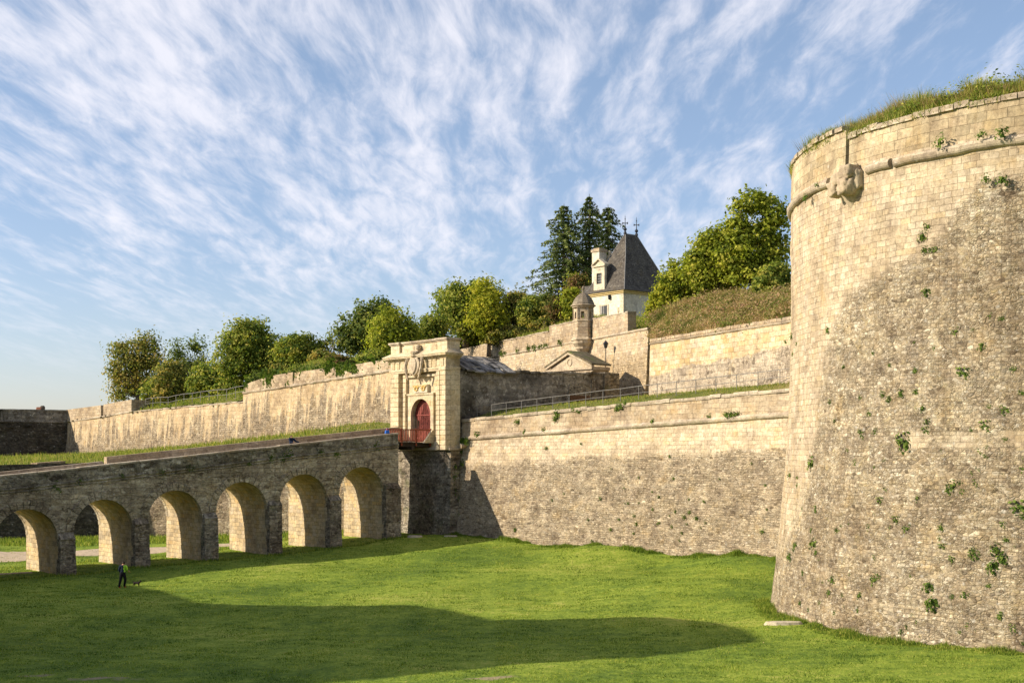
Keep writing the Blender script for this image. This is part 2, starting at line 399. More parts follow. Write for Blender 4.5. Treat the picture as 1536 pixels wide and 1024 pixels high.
M['lf_conifer'] = leaf_mat('conifer_needles', [(0.048, 0.084, 0.03), (0.114, 0.156, 0.048), (0.216, 0.24, 0.066), (0.36, 0.312, 0.108)], .2)
M['grass'] = leaf_mat('grass_blades', [(0.048, 0.095, 0.016), (0.125, 0.195, 0.027), (0.245, 0.31, 0.04), (0.48, 0.45, 0.12)], .4)
M['drygrass'] = leaf_mat('dry_grass_blades', [(0.088, 0.121, 0.022), (0.242, 0.187, 0.066), (0.418, 0.308, 0.143), (0.506, 0.374, 0.198)], .35)
M['tallgrass'] = leaf_mat('tall_grass_blades', [(0.1, 0.163, 0.025), (0.175, 0.237, 0.037), (0.3, 0.312, 0.062), (0.475, 0.375, 0.15)], .4)
M['weed'] = leaf_mat('weed_leaves', [(0.045, 0.085, 0.015), (0.09, 0.15, 0.025), (0.16, 0.21, 0.04)], .3)
M['litter'] = leaf_mat('fallen_leaf', [(.4, .3, .08), (.5, .42, .2), (.3, .14, .05)], .2)
M['bark'] = plain('bark', (.13, .105, .08), .95, .1, .4, 4, bump=.03)

# ------------------------------------------------------------------ numpy mesh of quads / triangles
def fast_mesh(name, verts, faces, mat, parent=None, tint=None):
    me = bpy.data.meshes.new(name)
    nv = len(verts); nf, k = faces.shape
    me.vertices.add(nv); me.vertices.foreach_set('co', verts.astype(np.float32).ravel())
    me.loops.add(nf*k); me.loops.foreach_set('vertex_index', faces.astype(np.int32).ravel())
    me.polygons.add(nf); me.polygons.foreach_set('loop_start', np.arange(0, nf*k, k, dtype=np.int32))
    me.update(calc_edges=True); me.validate()
    if tint is not None:
        at = me.attributes.new('tint', 'FLOAT', 'POINT'); at.data.foreach_set('value', tint.astype(np.float32))
    return link(name, me, mat, parent)

def leaves(name, cen, size, mat, parent=None, tint=None, out=None, flat=.75):
    n = len(cen)
    nr = rng.normal(size=(n, 3)); nr /= np.linalg.norm(nr, axis=1)[:, None]
    if out is not None: nr = nr*flat+out; nr /= np.linalg.norm(nr, axis=1)[:, None]+1e-9
    a = np.cross(nr, rng.normal(size=(n, 3))); a /= np.linalg.norm(a, axis=1)[:, None]+1e-9
    b = np.cross(nr, a)
    s = size*rng.uniform(.6, 1.3, n)[:, None]
    w = .62
    v = np.stack([cen+a*s, cen+b*s*w+nr*s*.12, cen-a*s, cen-b*s*w+nr*s*.12], 1).reshape(-1, 3)
    f = np.arange(4*n).reshape(n, 4)
    if tint is None: tint = rng.uniform(0, 1, n)
    return fast_mesh(name, v, f, mat, parent, np.repeat(tint, 4))

def blades(name, base, h, w, mat, parent=None, lean=.35, tint=None, nrm=None):
    n = len(base)
    ang = rng.uniform(0, 2*math.pi, n)
    d = np.stack([np.cos(ang), np.sin(ang), np.zeros(n)], 1)
    hh = h*rng.uniform(.45, 1.25, n)
    la = rng.uniform(0, 2*math.pi, n); lm = rng.uniform(0, lean, n)*hh
    tip = base+np.stack([np.cos(la)*lm, np.sin(la)*lm, hh], 1)
    ww = (w*rng.uniform(.6, 1.3, n))[:, None]
    v = np.stack([base-d*ww, base+d*ww, tip], 1).reshape(-1, 3)
    f = np.arange(3*n).reshape(n, 3)
    if tint is None: tint = rng.uniform(0, 1, n)
    o = fast_mesh(name, v, f, mat, parent, np.repeat(tint, 3))
    return o

def fnoise(x, y, s=1.0, seed=0):
    """cheap smooth noise on arrays, about -1..1"""
    r = 0
    for k in range(1, 5):
        a = math.sin(seed*12.9+k*78.2)*3.14
        r = r+np.sin(x*s*k*1.17+y*s*k*.63+a+1.7*np.sin(y*s*.7*k+a))*np.cos(y*s*k*1.31-x*s*k*.41+a*2)/k
    return r/1.6

# ------------------------------------------------------------------ terrain
def idw(ctrl, X, Y, p=3.0, eps=1.0):
    X = np.asarray(X, float); Y = np.asarray(Y, float)
    num = np.zeros_like(X); den = np.zeros_like(X)
    for (x, y, z) in ctrl:
        w = 1/((X-x)**2+(Y-y)**2+eps)**(p/2)
        num += w*z; den += w
    return num/den

def tps(ctrl, X, Y, reg=.02):
    A = np.array([(c[0], c[1]) for c in ctrl])/20.0; z = np.array([c[2] for c in ctrl]); n = len(A)
    def k(r2): return .5*r2*np.log(r2+1e-12)
    K_ = k(((A[:, None]-A[None])**2).sum(2))+np.eye(n)*reg
    Pm = np.c_[np.ones(n), A]
    Mx = np.zeros((n+3, n+3)); Mx[:n, :n] = K_; Mx[:n, n:] = Pm; Mx[n:, :n] = Pm.T
    w = np.linalg.solve(Mx, np.r_[z, 0, 0, 0])
    x = np.asarray(X, float)/20; y = np.asarray(Y, float)/20
    r = w[n]+w[n+1]*x+w[n+2]*y
    for i in range(n): r = r+w[i]*k((x-A[i, 0])**2+(y-A[i, 1])**2)
    return r
def Lc(u, v, z): q = L(u, v, z); return (q.x, q.y, z)
GC = [Lc(2.95, -4.3, 1.94), Lc(2.95, -10.1, 1.4), Lc(2.95, -15.5, 1.1), Lc(2.95, -20.9, .93), Lc(2.95, -26.2, .73), Lc(2.95, -31.7, .5),
      Lc(-2.95, -5, 1.9), Lc(-2.95, -15, 1.15), Lc(-2.95, -25, .8), Lc(-2.95, -36, .45), Lc(2.95, -40, .25), Lc(0, -55, .1), Lc(0, -70, 0),
      (0, 106, 2.0), (-5, 109.5, 2.05), (8, 96.5, 2.15), (16.8, 86.4, 2.2), (14, 76, 1.5), (13.4, 69.4, 1.0), (15, 61, .95), (20.4, 52.3, .93), (24, 46, .95), (10, 64, .7),
      (12, 56, .6), (-24.9, 83.7, .2), (-4, 48, .35), (6, 48, .5), (-14, 48, .3), (-20, 60, .1), (-40, 60, 0), (-10, 62, .15), (0, 62, .3), (0, 75, .45), (-12, 78, .35), (0, 90, 1.1), (8, 85, 1.2), (-10, 92, .8),
      (-14, 99, 1.15), (0, 99, 1.6), (-33, 118, 1.0), (-26, 117, 1.3), (-16, 117, 1.9), (-45, 111, .9), (-40, 103, .4), (-30, 106, .55), (-22, 110, 1.0), (-60, 103, .7),
      (-80, 100, .5), (40, 30, .7), (60, 100, 1), (-50, 30, .5), (0, 35, .5), (0, 250, .5), (-150, 150, .5), (150, 60, .5), (-150, 0, .5), (150, 0, .5)]
def ground(X, Y):
    X = np.asarray(X, float); Y = np.asarray(Y, float)
    z = idw(GC, X, Y, 3.2, 6.0)
    far = np.clip((np.hypot(X, Y-70)-90)/80, 0, 1)
    z = z*(1-far)+.5*far
    t = np.clip((30-Y)/22, 0, 1); t = t*t*(3-2*t)
    z = z*(1-t)+7.15*t
    z = z+.045*fnoise(X, Y, 1.3)+.06*fnoise(X, Y, .35, 3)+.02*fnoise(X, Y, 3.1, 5)
    return z
def gz(x, y): return float(ground(np.array([x]), np.array([y]))[0])

def grid_mesh(name, xs, ys, zf, mat, keep=None, bare=None, parent=None, kind='structure'):
    X, Y = np.meshgrid(xs, ys); Z = zf(X, Y)
    nx, ny = len(xs), len(ys)
    v = np.stack([X.ravel(), Y.ravel(), Z.ravel()], 1)
    i, j = np.meshgrid(np.arange(nx-1), np.arange(ny-1))
    a = (j*nx+i).ravel()
    f = np.stack([a, a+1, a+1+nx, a+nx], 1)
    if keep is not None:
        cx = v[f].mean(1)
        f = f[keep(cx[:, 0], cx[:, 1])]
    o = fast_mesh(name, v, f, mat, parent)
    o.data.polygons.foreach_set('use_smooth', [True]*len(o.data.polygons))
    if bare is not None:
        at = o.data.attributes.new('bare', 'FLOAT', 'POINT'); at.data.foreach_set('value', bare(v[:, 0], v[:, 1]).astype(np.float32))
    if kind: o['kind'] = kind
    return o

def bare_f(x, y):
    r = 0
    for (cx, cy, sx, sy, a) in BARE: r = np.maximum(r, a*np.exp(-((x-cx)/sx)**2-((y-cy)/sy)**2))
    return r
BARE = [(-.7, 49.2, 1.7, .45, .95), (-15.5, 49.5, 2.2, .55, .85), (-18.3, 50.6, 1.0, .4, .8), (-13.6, 51, .5, .2, .7), (-8, 66, 2.5, .8, .32), (4, 84, 4, 1.2, .3), (-9, 90, 4, 1.0, .3), (15.5, 68.3, .8, .5, .5)]
xs = np.unique(np.concatenate([np.array([-3000, -1200, -600, -300, -180, -120]), np.arange(-90, 60.1, .75), np.array([75, 110, 180, 400, 1000, 3000])]))
ys = np.unique(np.concatenate([np.array([-1500, -500, -150, -50, -20]), np.arange(-5, 125, .75), np.array([140, 180, 300, 600, 1200, 4000])]))
grid_mesh('lawn_ground', xs, ys, ground, M['lawn'], bare=bare_f)

# dirt path behind and through the bridge
def strip(name, left, right, mat, zoff, n=60):
    def samp(pl, t):
        d = [0]
        for i in range(1, len(pl)): d.append(d[-1]+math.dist(pl[i], pl[i-1]))
        s = t*d[-1]
        for i in range(1, len(pl)):
            if s <= d[i]+1e-6:
                k = (s-d[i-1])/(d[i]-d[i-1]); return tuple(pl[i-1][a]*(1-k)+pl[i][a]*k for a in (0, 1))
        return pl[-1]
    vs = []; fs = []; m = 8
    for i in range(n+1):
        a, b = samp(left, i/n), samp(right, i/n)
        wob = .35*noise.noise(Vector((i*.35, 0, 1.3))), .35*noise.noise(Vector((i*.35, 5, 1.3)))
        for j in range(m+1):
            k = j/m; x, y = a[0]*(1-k)+b[0]*k, a[1]*(1-k)+b[1]*k
            y += wob[0]*(1-k)+wob[1]*k
            vs.append((x, y, gz(x, y)+(zoff if 0 < j < m else -.03)))
    for i in range(n):
        for j in range(m):
            q = i*(m+1)+j; fs.append((q, q+1, q+m+2, q+m+1))
    me = bpy.data.meshes.new(name); me.from_pydata(vs, [], fs)
    for p in me.polygons: p.use_smooth = True
    o = link(name, me, mat); o['kind'] = 'structure'; return o
strip('dirt_path', [(-75, 99), (-50, 106.5), (-38, 109.5), (-30, 111.5), (-22, 112.2)], [(-70, 88), (-50, 97), (-38, 101.5), (-30, 106.5), (-22, 111)], M['gravel'], .05)
strip('side_path', [(-60, 88.5), (-47, 91.3), (-40, 92.2), (-33.5, 91.6)], [(-60, 85), (-46, 88.9), (-38.8, 89.9), (-33.3, 91.0)], M['gravel'], .05, 30)

# ------------------------------------------------------------------ walls
def wall_front(name, path, ztop, zbot, mat, parent=None, batter=.1, thick=1.4, ds=.6, dz=.6, jit=.05, mask=None, depth_f=None, back_drop=None):
    """battered wall with the outer face on the right-hand side of the path; the path is its top outer edge"""
    pts = [Vector((p[0], p[1], 0)) for p in path]
    d = [0]
    for i in range(1, len(pts)): d.append(d[-1]+(pts[i]-pts[i-1]).length)
    segn = [Vector(((pts[i+1]-pts[i]).y, -(pts[i+1]-pts[i]).x, 0)).normalized() for i in range(len(pts)-1)]
    st = []
    for i in range(len(pts)-1):
        n = max(1, int((d[i+1]-d[i])/ds))
        for k in range(n+(i == len(pts)-2)):
            t = k/n
            nn = segn[i]
            if k == 0 and i > 0: nn = (segn[i-1]+segn[i]); nn = nn/(nn.dot(segn[i]))
            st.append((pts[i].lerp(pts[i+1], t), nn, d[i]+(d[i+1]-d[i])*t,
                       ztop[i]+(ztop[i+1]-ztop[i])*t, zbot[i]+(zbot[i+1]-zbot[i])*t))
    hmax = max(s[3]-s[4] for s in st); m = max(2, int(hmax/dz))
    vs = []; uv = []; fs = []; uvs = []; mk = []
    for (p, nn, s, zt, zb) in st:
        for j in range(m+1):
            z = zb+(zt-zb)*j/m
            q = p+nn*(batter*(zt-z)); q.z = z
            if jit: 
                w = noise.noise(Vector((s*.8, z*.8, 3.1)))*jit+noise.noise(Vector((s*.15, z*.2, 9)))*jit*1.6
                q += nn*w
            vs.append(q); uv.append((s, z))
            mk.append(mask(s, z, zt) if mask else 0)
    n = len(st); r = m+1
    for i in range(n-1):
        for j in range(m):
            a = [i*r+j, (i+1)*r+j, (i+1)*r+j+1, i*r+j+1]
            fs.append(a); uvs.append([uv[x] for x in a])
    # top, back
    o1 = len(vs)
    for (p, nn, s, zt, zb) in st:
        q = p-nn*thick; q.z = zt; vs.append(q); mk.append(0)
        q = p-nn*thick; q.z = zb if back_drop is None else zt-back_drop; vs.append(q); mk.append(0)
    for i in range(n-1):
        a, b = i*r+m, (i+1)*r+m; c, e = o1+2*i, o1+2*(i+1)
        fs.append([a, b, e, c]); uvs.append([(uv[a][0], 0), (uv[b][0], 0), (uv[b][0], thick), (uv[a][0], thick)])
        fs.append([c, e, e+1, c+1]); uvs.append([(uv[a][0], 0), (uv[b][0], 0), (uv[b][0], 2), (uv[a][0], 2)])
    for i, flip in ((0, True), (n-1, False)):      # ends
        c = o1+2*i
        a = [i*r+j for j in range(m+1)]+[c, c+1]
        uu = [(uv[x][0]+ (vs[x]-st[i][0]).dot(st[i][1]), uv[x][1]) for x in a[:-2]]+[(uv[i*r][0]-thick, st[i][3]), (uv[i*r][0]-thick, st[i][4])]
        if not flip: a = a[::-1]; uu = uu[::-1]
        fs.append(a[::-1]); uvs.append(uu[::-1])
    me = bpy.data.meshes.new(name); me.from_pydata([tuple(v) for v in vs], [], fs)
    l = me.uv_layers.new(name='UVMap'); l.data.foreach_set('uv', [c for f in uvs for q in f for c in q])
    at = me.attributes.new('mask', 'FLOAT', 'POINT'); at.data.foreach_set('value', mk)
    o = link(name, me, mat, parent)
    return o

def sweep(name, path, zs, prof, mat, parent=None, ds=.5, jit=.02, closed=False, segs=None):
    """profile [(out, up)] swept along the path; out is to the right of the path"""
    pts = [Vector((p[0], p[1], z)) for p, z in zip(path, zs)]
    st = []; s0 = 0
    for i in range(len(pts)-1):
        dv = pts[i+1]-pts[i]; l = dv.length; n = max(1, int(l/ds))
        nn = Vector((dv.y, -dv.x, 0)).normalized()
        for k in range(n+(i == len(pts)-2)):
            nk = nn
            if k == 0 and i > 0:
                pv = pts[i]-pts[i-1]; pn = Vector((pv.y, -pv.x, 0)).normalized(); nk = pn+nn; nk = nk/nk.dot(nn)
            st.append((pts[i].lerp(pts[i+1], k/n), nk, s0+l*k/n))
        s0 += l
    vs = []; fs = []; uvs = []; r = len(prof)
    dl = [0]
    for a, b in zip(prof, prof[1:]+prof[:1]): dl.append(dl[-1]+math.dist(a, b))
    for (p, nn, s) in st:
        w = noise.noise(Vector((s*.9, 7, p.z)))*jit*1.5; w2 = noise.noise(Vector((s*1.1, 17, p.z)))*jit*1.5
        for (o_, u_) in prof:
            vs.append(p+nn*(o_+w*(o_ > 0))+Vector((0, 0, u_+w2)))
    for i in range(len(st)-1):
        for j in range(r):
            k = (j+1) % r
            fs.append([i*r+j, (i+1)*r+j, (i+1)*r+k, i*r+k])
            uvs.append([(st[i][2], dl[j]), (st[i+1][2], dl[j]), (st[i+1][2], dl[j+1]), (st[i][2], dl[j+1])])
    fs.append(list(range(r))); uvs.append([(p[0], p[1]) for p in prof])
    m = (len(st)-1)*r; fs.append([m+j for j in range(r-1, -1, -1)]); uvs.append([(p[0], p[1]) for p in prof[::-1]])
    me = bpy.data.meshes.new(name); me.from_pydata([tuple(v) for v in vs], [], fs)
    l = me.uv_layers.new(name='UVMap'); l.data.foreach_set('uv', [c for f in uvs for q in f for c in q])
    bm = bmesh.new(); bm.from_mesh(me); bmesh.ops.recalc_face_normals(bm, faces=bm.faces[:]); bm.to_mesh(me); bm.free()
    return link(name, me, mat, parent)
def halfround(r, back=.3, n=7):
    return [(-back, -r)]+[(r*math.sin(math.pi*k/n), -r*math.cos(math.pi*k/n)) for k in range(n+1)]+[(-back, r)]
def coping(name, path, zs, mat, parent, out=.1, th=.6, h=.22, ls=1.0, gapjit=.035, drop=.0, miss=0):
    """separate coping blocks with open joints"""
    mb = MB()
    for i in range(len(path)-1):
        a = Vector((path[i][0], path[i][1], zs[i])); b = Vector((path[i+1][0], path[i+1][1], zs[i+1]))
        l = (b-a).length; t = 0; dv = (b-a)/l; nn = Vector((dv.y, -dv.x, 0)).normalized()
        while t < l-.2:
            w = min(ls*random.uniform(.6, 1.35), l-t)
            if random.random() < miss: t += w; continue
            p, q = a+dv*(t+.012), a+dv*(t+w-.012)
            o_ = out+random.uniform(-gapjit, gapjit); dz = random.uniform(-gapjit, gapjit); hh = h+random.uniform(-gapjit, gapjit)
            vs = []
            for c in (p, q):
                for (oo, zz) in ((o_, 0), (o_, hh*.8), (o_-.05, hh), (-th, hh), (-th, 0)):
                    vs.append(c+nn*oo+Vector((0, 0, zz+dz-drop)))
            fs = [(0, 1, 2, 3, 4), (9, 8, 7, 6, 5)]+[(k, k+5, (k+1) % 5+5, (k+1) % 5) for k in range(5)]
            uvs = []
            for f in fs:
                uvs.append([((t+(0 if x < 5 else w)), .2*(x % 5)) for x in f])
            mb.add(vs, fs, uvs); t += w
    return mb.build(name, mat, parent)

def zat(px, py, v):
    u = Lp(px, v); q = L(u, v, 0); return u, H-(py-HZ)*q.y/F
def in_poly(poly, x, y):
    x = np.asarray(x); y = np.asarray(y); r = np.zeros(x.shape, bool); n = len(poly)
    for i in range(n):
        x0, y0 = poly[i][:2]; x1, y1 = poly[(i+1) % n][:2]
        c = ((y0 > y) != (y1 > y)) & (x < (x1-x0)*(y-y0)/((y1-y0) or 1e-9)+x0)
        r ^= c
    return r
def xy(q): return (q[0], q[1])
def lerpz(p0, p1):
    return lambda x: p0[1]+(p1[1]-p0[1])*(x-p0[0])/(p1[0]-p0[0])

# ------------------------------------------------------------------ curtain wall between gate and bastion
VC = 1.5
cz = lerpz(zat(690, 661, VC), zat(1178, 625.5, VC))        # string course height against u
pz = lerpz(zat(682, 629, VC), zat(1183, 581.5, VC))
U0, U1 = 3.9, 47.0
cw = empty('curtain_wall', L(20, VC, 2), 'long battered rubble curtain wall with string course and parapet between the gate and the big bastion', 'wall')
A_, B_ = xy(L(U0, VC, 0)), xy(L(U1, VC, 0))
wall_front('wall_face', [A_, B_], [cz(U0), cz(U1)], [.8, .8], M['curtain'], cw, batter=.13, thick=2.5, ds=.4, dz=.4, jit=.05,
           mask=lambda s, z, zt: np.clip((2.7-(zt-z))/1.3, 0, 1))
sweep('string_course', [A_, B_], [cz(U0)+.16, cz(U1)+.16], halfround(.2), M['coping'], cw)
wall_front('parapet', [A_, B_], [pz(U0)-.25, pz(U1)-.25], [cz(U0)+.3, cz(U1)+.3], M['parapet'], cw, batter=.05, thick=1.3, jit=.03)
coping('coping', [A_, B_], [pz(U0)-.25, pz(U1)-.25], M['coping'], cw, out=.08, th=1.35, h=.25, ls=1.1)

# ------------------------------------------------------------------ round bastion
TC = Vector((30.1, 65.6, 0))
def prof_r(z):
    return float(np.interp(z, [-1, .5, 5.3, 10.2, 16.2, 21.5], [17.15, 16.85, 16.32, 15.93, 15.78, 15.78]))
def hit_tower(px, py, rr=None):
    d = Vector(((px-768)/F, 1, -(py-HZ)/F)); z = 10
    for _ in range(6):
        R = rr or prof_r(z)
        a = d.x*d.x+1; b = -2*(d.x*TC.x+TC.y); c = TC.x**2+TC.y**2-R*R
        disc = b*b-4*a*c
        if disc < 0: disc = 0
        t = (-b-math.sqrt(disc))/(2*a); z = H+d.z*t
    p = Vector((0, 0, H))+d*t
    return p, math.atan2(p.y-TC.y, p.x-TC.x) % (2*math.pi), z
bnd = []
for q in [(1536, 262), (1470, 270), (1455, 300), (1425, 335), (1385, 378), (1340, 405), (1300, 425), (1268, 455), (1246, 505), (1236, 560), (1228, 620), (1222, 670), (1214, 715), (1204, 755), (1190, 790), (1172, 830)]:
    p, th, z = hit_tower(*q); bnd.append((th, z))
bnd.sort(); bth, bz = zip(*bnd)
_, th_a, zrow = hit_tower(1360, 660); _, th_b, _ = hit_tower(1560, 665)
th_ref = math.pi
def tmask(th, z):
    zb = np.interp(th, bth, bz)
    m = 1/(1+math.exp(-max(-30, min(30, (z-zb)/(.3 if z > 14 else 1.6)))))
    if th_a < th < th_b+.3 and abs(z-zrow) < .3: m = max(m, .5+.3*noise.noise(Vector((th*16*.5, z, 2))))
    if z < 1.6: m *= .4
    return m
ZC = 21.45; ZPt = 23.2
tw = empty('round_bastion', (TC.x, TC.y, 0), 'huge round stone bastion with patched rubble face and grass growing on its rim', 'bastion')
ths = np.unique(np.round(np.concatenate([np.arange(2.2, 4.9, .0125), np.arange(4.9, 2.2+2*math.pi, .09)]), 4))
def tower_ring(name, zs, rf, mat, maskf=None, jit=.05, disp=True):
    vs = []; uv = []; mk = []
    for th in ths:
        for z in zs:
            r = rf(z)
            u = (th-th_ref)*16
            n1 = noise.noise(Vector((u*.9, z*.9, 5)))*jit+noise.noise(Vector((u*.2, z*.2, 1)))*jit*1.5+noise.noise(Vector((u*2.6, z*3.4, 11)))*jit*.7
            m = maskf(th, z) if maskf else 0
            if disp and maskf: r += (1-m)*.05
            vs.append((TC.x+(r+n1)*math.cos(th), TC.y+(r+n1)*math.sin(th), z)); uv.append((u, z)); mk.append(m)
    n = len(ths); k = len(zs); fs = []; uvs = []
    for i in range(n):
        i2 = (i+1) % n
        for j in range(k-1):
            a = [i*k+j, i2*k+j, i2*k+j+1, i*k+j+1]
            uu = [uv[x] for x in a]
            if i2 == 0: uu = [uu[0], (uu[0][0]+1.4, uu[0][1]), (uu[3][0]+1.4, uu[3][1]), uu[3]]
            fs.append(a); uvs.append(uu)
    me = bpy.data.meshes.new(name); me.from_pydata(vs, [], fs)
    l = me.uv_layers.new(name='UVMap'); l.data.foreach_set('uv', [c for f in uvs for q in f for c in q])
    at = me.attributes.new('mask', 'FLOAT', 'POINT'); at.data.foreach_set('value', mk)
    for p in me.polygons: p.use_smooth = True
    return link(name, me, mat, tw)
tower_ring('wall_face', list(np.arange(-.6, ZC+.42, .19)), prof_r, M['tower'], tmask, .035)
_, th_j, _ = hit_tower(1268, 220)
# parapet in two lengths that meet at an open vertical joint
def arc_path(a, b, r, n): return [(TC.x+r*math.cos(a+(b-a)*i/n), TC.y+r*math.sin(a+(b-a)*i/n)) for i in range(n+1)]
PR = 15.72
def arc_wall(name, a, b, z0, z1, r, mat):
    path = arc_path(a, b, r, max(6, int(abs(b-a)*40)))
    return wall_front(name, path, [z1]*len(path), [z0]*len(path), mat, tw, batter=.03, thick=1.2, ds=.5, dz=.5, jit=.03)
M['tpar'] = masonry('bastion_parapet_stone', [(.46, .38, .26), (.54, .46, .32), (.38, .32, .22), (.5, .42, .28)], (.85, .42), 'ashlar', stain_amt=.85, streak=.6, speck=.35, moss=.08, bump=.05, seed=75)
arc_wall('parapet', 2.2, th_j-.004, ZC+.3, ZPt+.44, PR, M['tpar'])
arc_wall('parapet', th_j+.010, 5.2, ZC+.3, ZPt, PR-.06, M['tpar'])
pa = arc_path(2.2, th_j-.004, PR, 26); coping('coping', pa, [ZPt+.44]*len(pa), M['coping'], tw, out=.1, th=1.2, h=.24, ls=.9)
pa = arc_path(th_j+.01, 5.2, PR-.06, 40); coping('coping', pa, [ZPt]*len(pa), M['coping'], tw, out=.12, th=1.2, h=.26, ls=1.0, miss=0, gapjit=.04)
# heavy round string course, broken away near the corbel
_, g0, _ = hit_tower(1246, 285); _, g1, _ = hit_tower(1303, 262); _, g2, _ = hit_tower(1338, 250); _, g3, _ = hit_tower(1344, 248)
for a, b in ((2.3, g0), (g1, g2), (g3, 5.2)):
    pa = arc_path(a, b, 15.8, max(4, int((b-a)*40)))
    sweep('string_course', pa, [ZC+.02]*len(pa), halfround(.22, .2, 8), M['coping'], tw, ds=.25, jit=.045)
# corbel of a vanished sentry box: lumps of moulding on a tapering stone
pc, thc, zc_ = hit_tower(1277, 278)
cb = empty('corbel', (TC.x+15.8*math.cos(thc), TC.y+15.8*math.sin(thc), zc_), None, None); cb['label'] = 'broken moulded corbel of a lost sentry box'
cb.parent = tw; cb.matrix_parent_inverse = tw.matrix_basis.inverted()
ex = Vector((-math.sin(thc), math.cos(thc), 0)); 
if ex.dot(Vector((1, 0, 0))) < 0: ex = -ex
en = Vector((math.cos(thc), math.sin(thc), 0))
ctf = lambda x, y, z: Vector((TC.x, TC.y, zc_))+en*(15.75+y*.85)+ex*x*.88+Vector((0, 0, z*.88))
def lump(name, c, s, seed, par, mat, rough=.22, rings=18):
    mb = MB(ctf); vs = []; fs = []; n = 26
    for i in range(rings+1):
        ph = math.pi*i/rings
        for k in range(n):
            a = 2*math.pi*k/n
            d = Vector((math.sin(ph)*math.cos(a), math.sin(ph)*math.sin(a), math.cos(ph)))
            d = Vector([math.copysign(abs(c_)**.55, c_) for c_ in d])
            q = noise.noise(d*1.6+Vector((seed, 0, 0)))*rough+noise.noise(d*4+Vector((seed, 3, 0)))*rough*.6+noise.noise(d*9+Vector((seed, 7, 0)))*rough*.35
            vs.append((c[0]+d.x*s[0]*(1+q), c[1]+d.y*s[1]*(1+q), c[2]+d.z*s[2]*(1+q)))
    for i in range(rings):
        for k in range(n): fs.append((i*n+k, i*n+(k+1) % n, (i+1)*n+(k+1) % n, (i+1)*n+k))
    mb.add(vs, fs); return mb.build(name, mat, par, smooth=True)
lump('carved_block', (-.15, .42, .3), (.62, .5, .34), 1, cb, M['carved'])
lump('carved_block', (.45, .45, .55), (.4, .45, .36), 2, cb, M['carved'], .3)
lump('carved_block', (-.62, .5, -.12), (.36, .45, .42), 3, cb, M['carved'])
lump('carved_block', (.3, .55, -.18), (.48, .42, .42), 4, cb, M['carved'], .25)
lump('carved_block', (.72, .2, .15), (.3, .3, .5), 6, cb, M['carved'])
mb = MB(ctf)
vs = []; fs = []; n = 12; prof = [(.85, -.1), (.8, -.45), (.55, -.7), (.42, -.85), (.22, -1.1), (.04, -1.35)]
for r, z in prof:
    for k in range(n+1):
        a = math.pi*k/n; vs.append((r*math.cos(a), r*.8*math.sin(a)-.05, z))
for i in range(len(prof)-1):
    for k in range(n): fs.append((i*(n+1)+k, i*(n+1)+k+1, (i+1)*(n+1)+k+1, (i+1)*(n+1)+k))
fs.append(tuple(range(n+1)))
mb.add(vs, fs); mb.build('tapered_base', M['carved'], cb, smooth=False, jit=.04)

# earth fill on the bastion
def tw_earth(X, Y):
    r = np.hypot(X-TC.x, Y-TC.y)
    e = np.clip((15.3-r)/3.5, 0, 1)
    return ZPt+.25+.8*e*(2-e)+.12*fnoise(X, Y, .8)
g = np.arange(-16, 16.1, .5)
o = grid_mesh('bastion_earth', g+TC.x, g+TC.y, tw_earth, M['rough'], keep=lambda x, y: np.hypot(x-TC.x, y-TC.y) < 15.25)

# ------------------------------------------------------------------ gate
gt = empty('fortress_gate', L(0, 0, 9.8), 'pale classical stone gate with coat of arms, arched red door and heavy attic', 'gate')
ZD = 9.8; ZT = 18.55
def G(): return MB(L)
M['abutside'] = M['abut']
# body: wall with an arched opening 3.05 wide
def arch_pts(hw, zs, r, n=14, x0=0): return [(x0+r*math.cos(math.pi*k/n), zs+r*math.sin(math.pi*k/n)) for k in range(n+1)]
def wall_with_arch(mb, u0, u1, z0, z1, hw, zs, v0, v1, n=16):
    """solid slab in (u,z) with an arched hole standing on z0"""
    mb.box(u0, -hw, v0, v1, z0, z1); mb.box(hw, u1, v0, v1, z0, z1)
    ap = [(hw*math.cos(math.pi*k/n), zs+hw*math.sin(math.pi*k/n)) for k in range(n+1)]
    for k in range(n):
        (xa, za), (xb, zb) = ap[k], ap[k+1]
        mb.prism([(xb, zb), (xa, za), (xa, z1), (xb, z1)], v0, v1)
    return mb
m = G(); wall_with_arch(m, -4.15, 4.15, ZD-.1, ZT-1.35, 1.5, ZD+2.3, .35, 1.2); m.build('gate_body', M['gate'], gt)
m = G()
# recessed centre: frame round the door, set in a shallow panel
wall_with_arch(m, -1.85, 1.85, ZD-.1, ZD+4.05, 1.42, ZD+2.3, .12, .36)
m.box(-1.95, 1.95, .04, .36, ZD+4.05, ZD+4.2); m.build('door_surround', M['gate'], gt, bevel=.015)
m = G(); m.prism([(1.46*math.cos(math.pi*k/16), ZD+2.3+1.46*math.sin(math.pi*k/16)) for k in range(17)][::-1]+[(-1.46, ZD-.05), (1.46, ZD-.05)][::1], 0.62, .74)
dr = m.build('door', M['reddoor'], gt)
m = G()
for k in range(-5, 6): m.box(k*.27-.012, k*.27+.012, .595, .62, ZD, ZD+2.3+math.sqrt(max(0, 1.40**2-(k*.27)**2)))
m.box(-1.4, 1.4, .57, .61, ZD+2.28, ZD+2.38); m.box(-1.42, 1.42, .57, .605, ZD+.3, ZD+.42)
m.build('door_batten', M['reddoor'], dr)
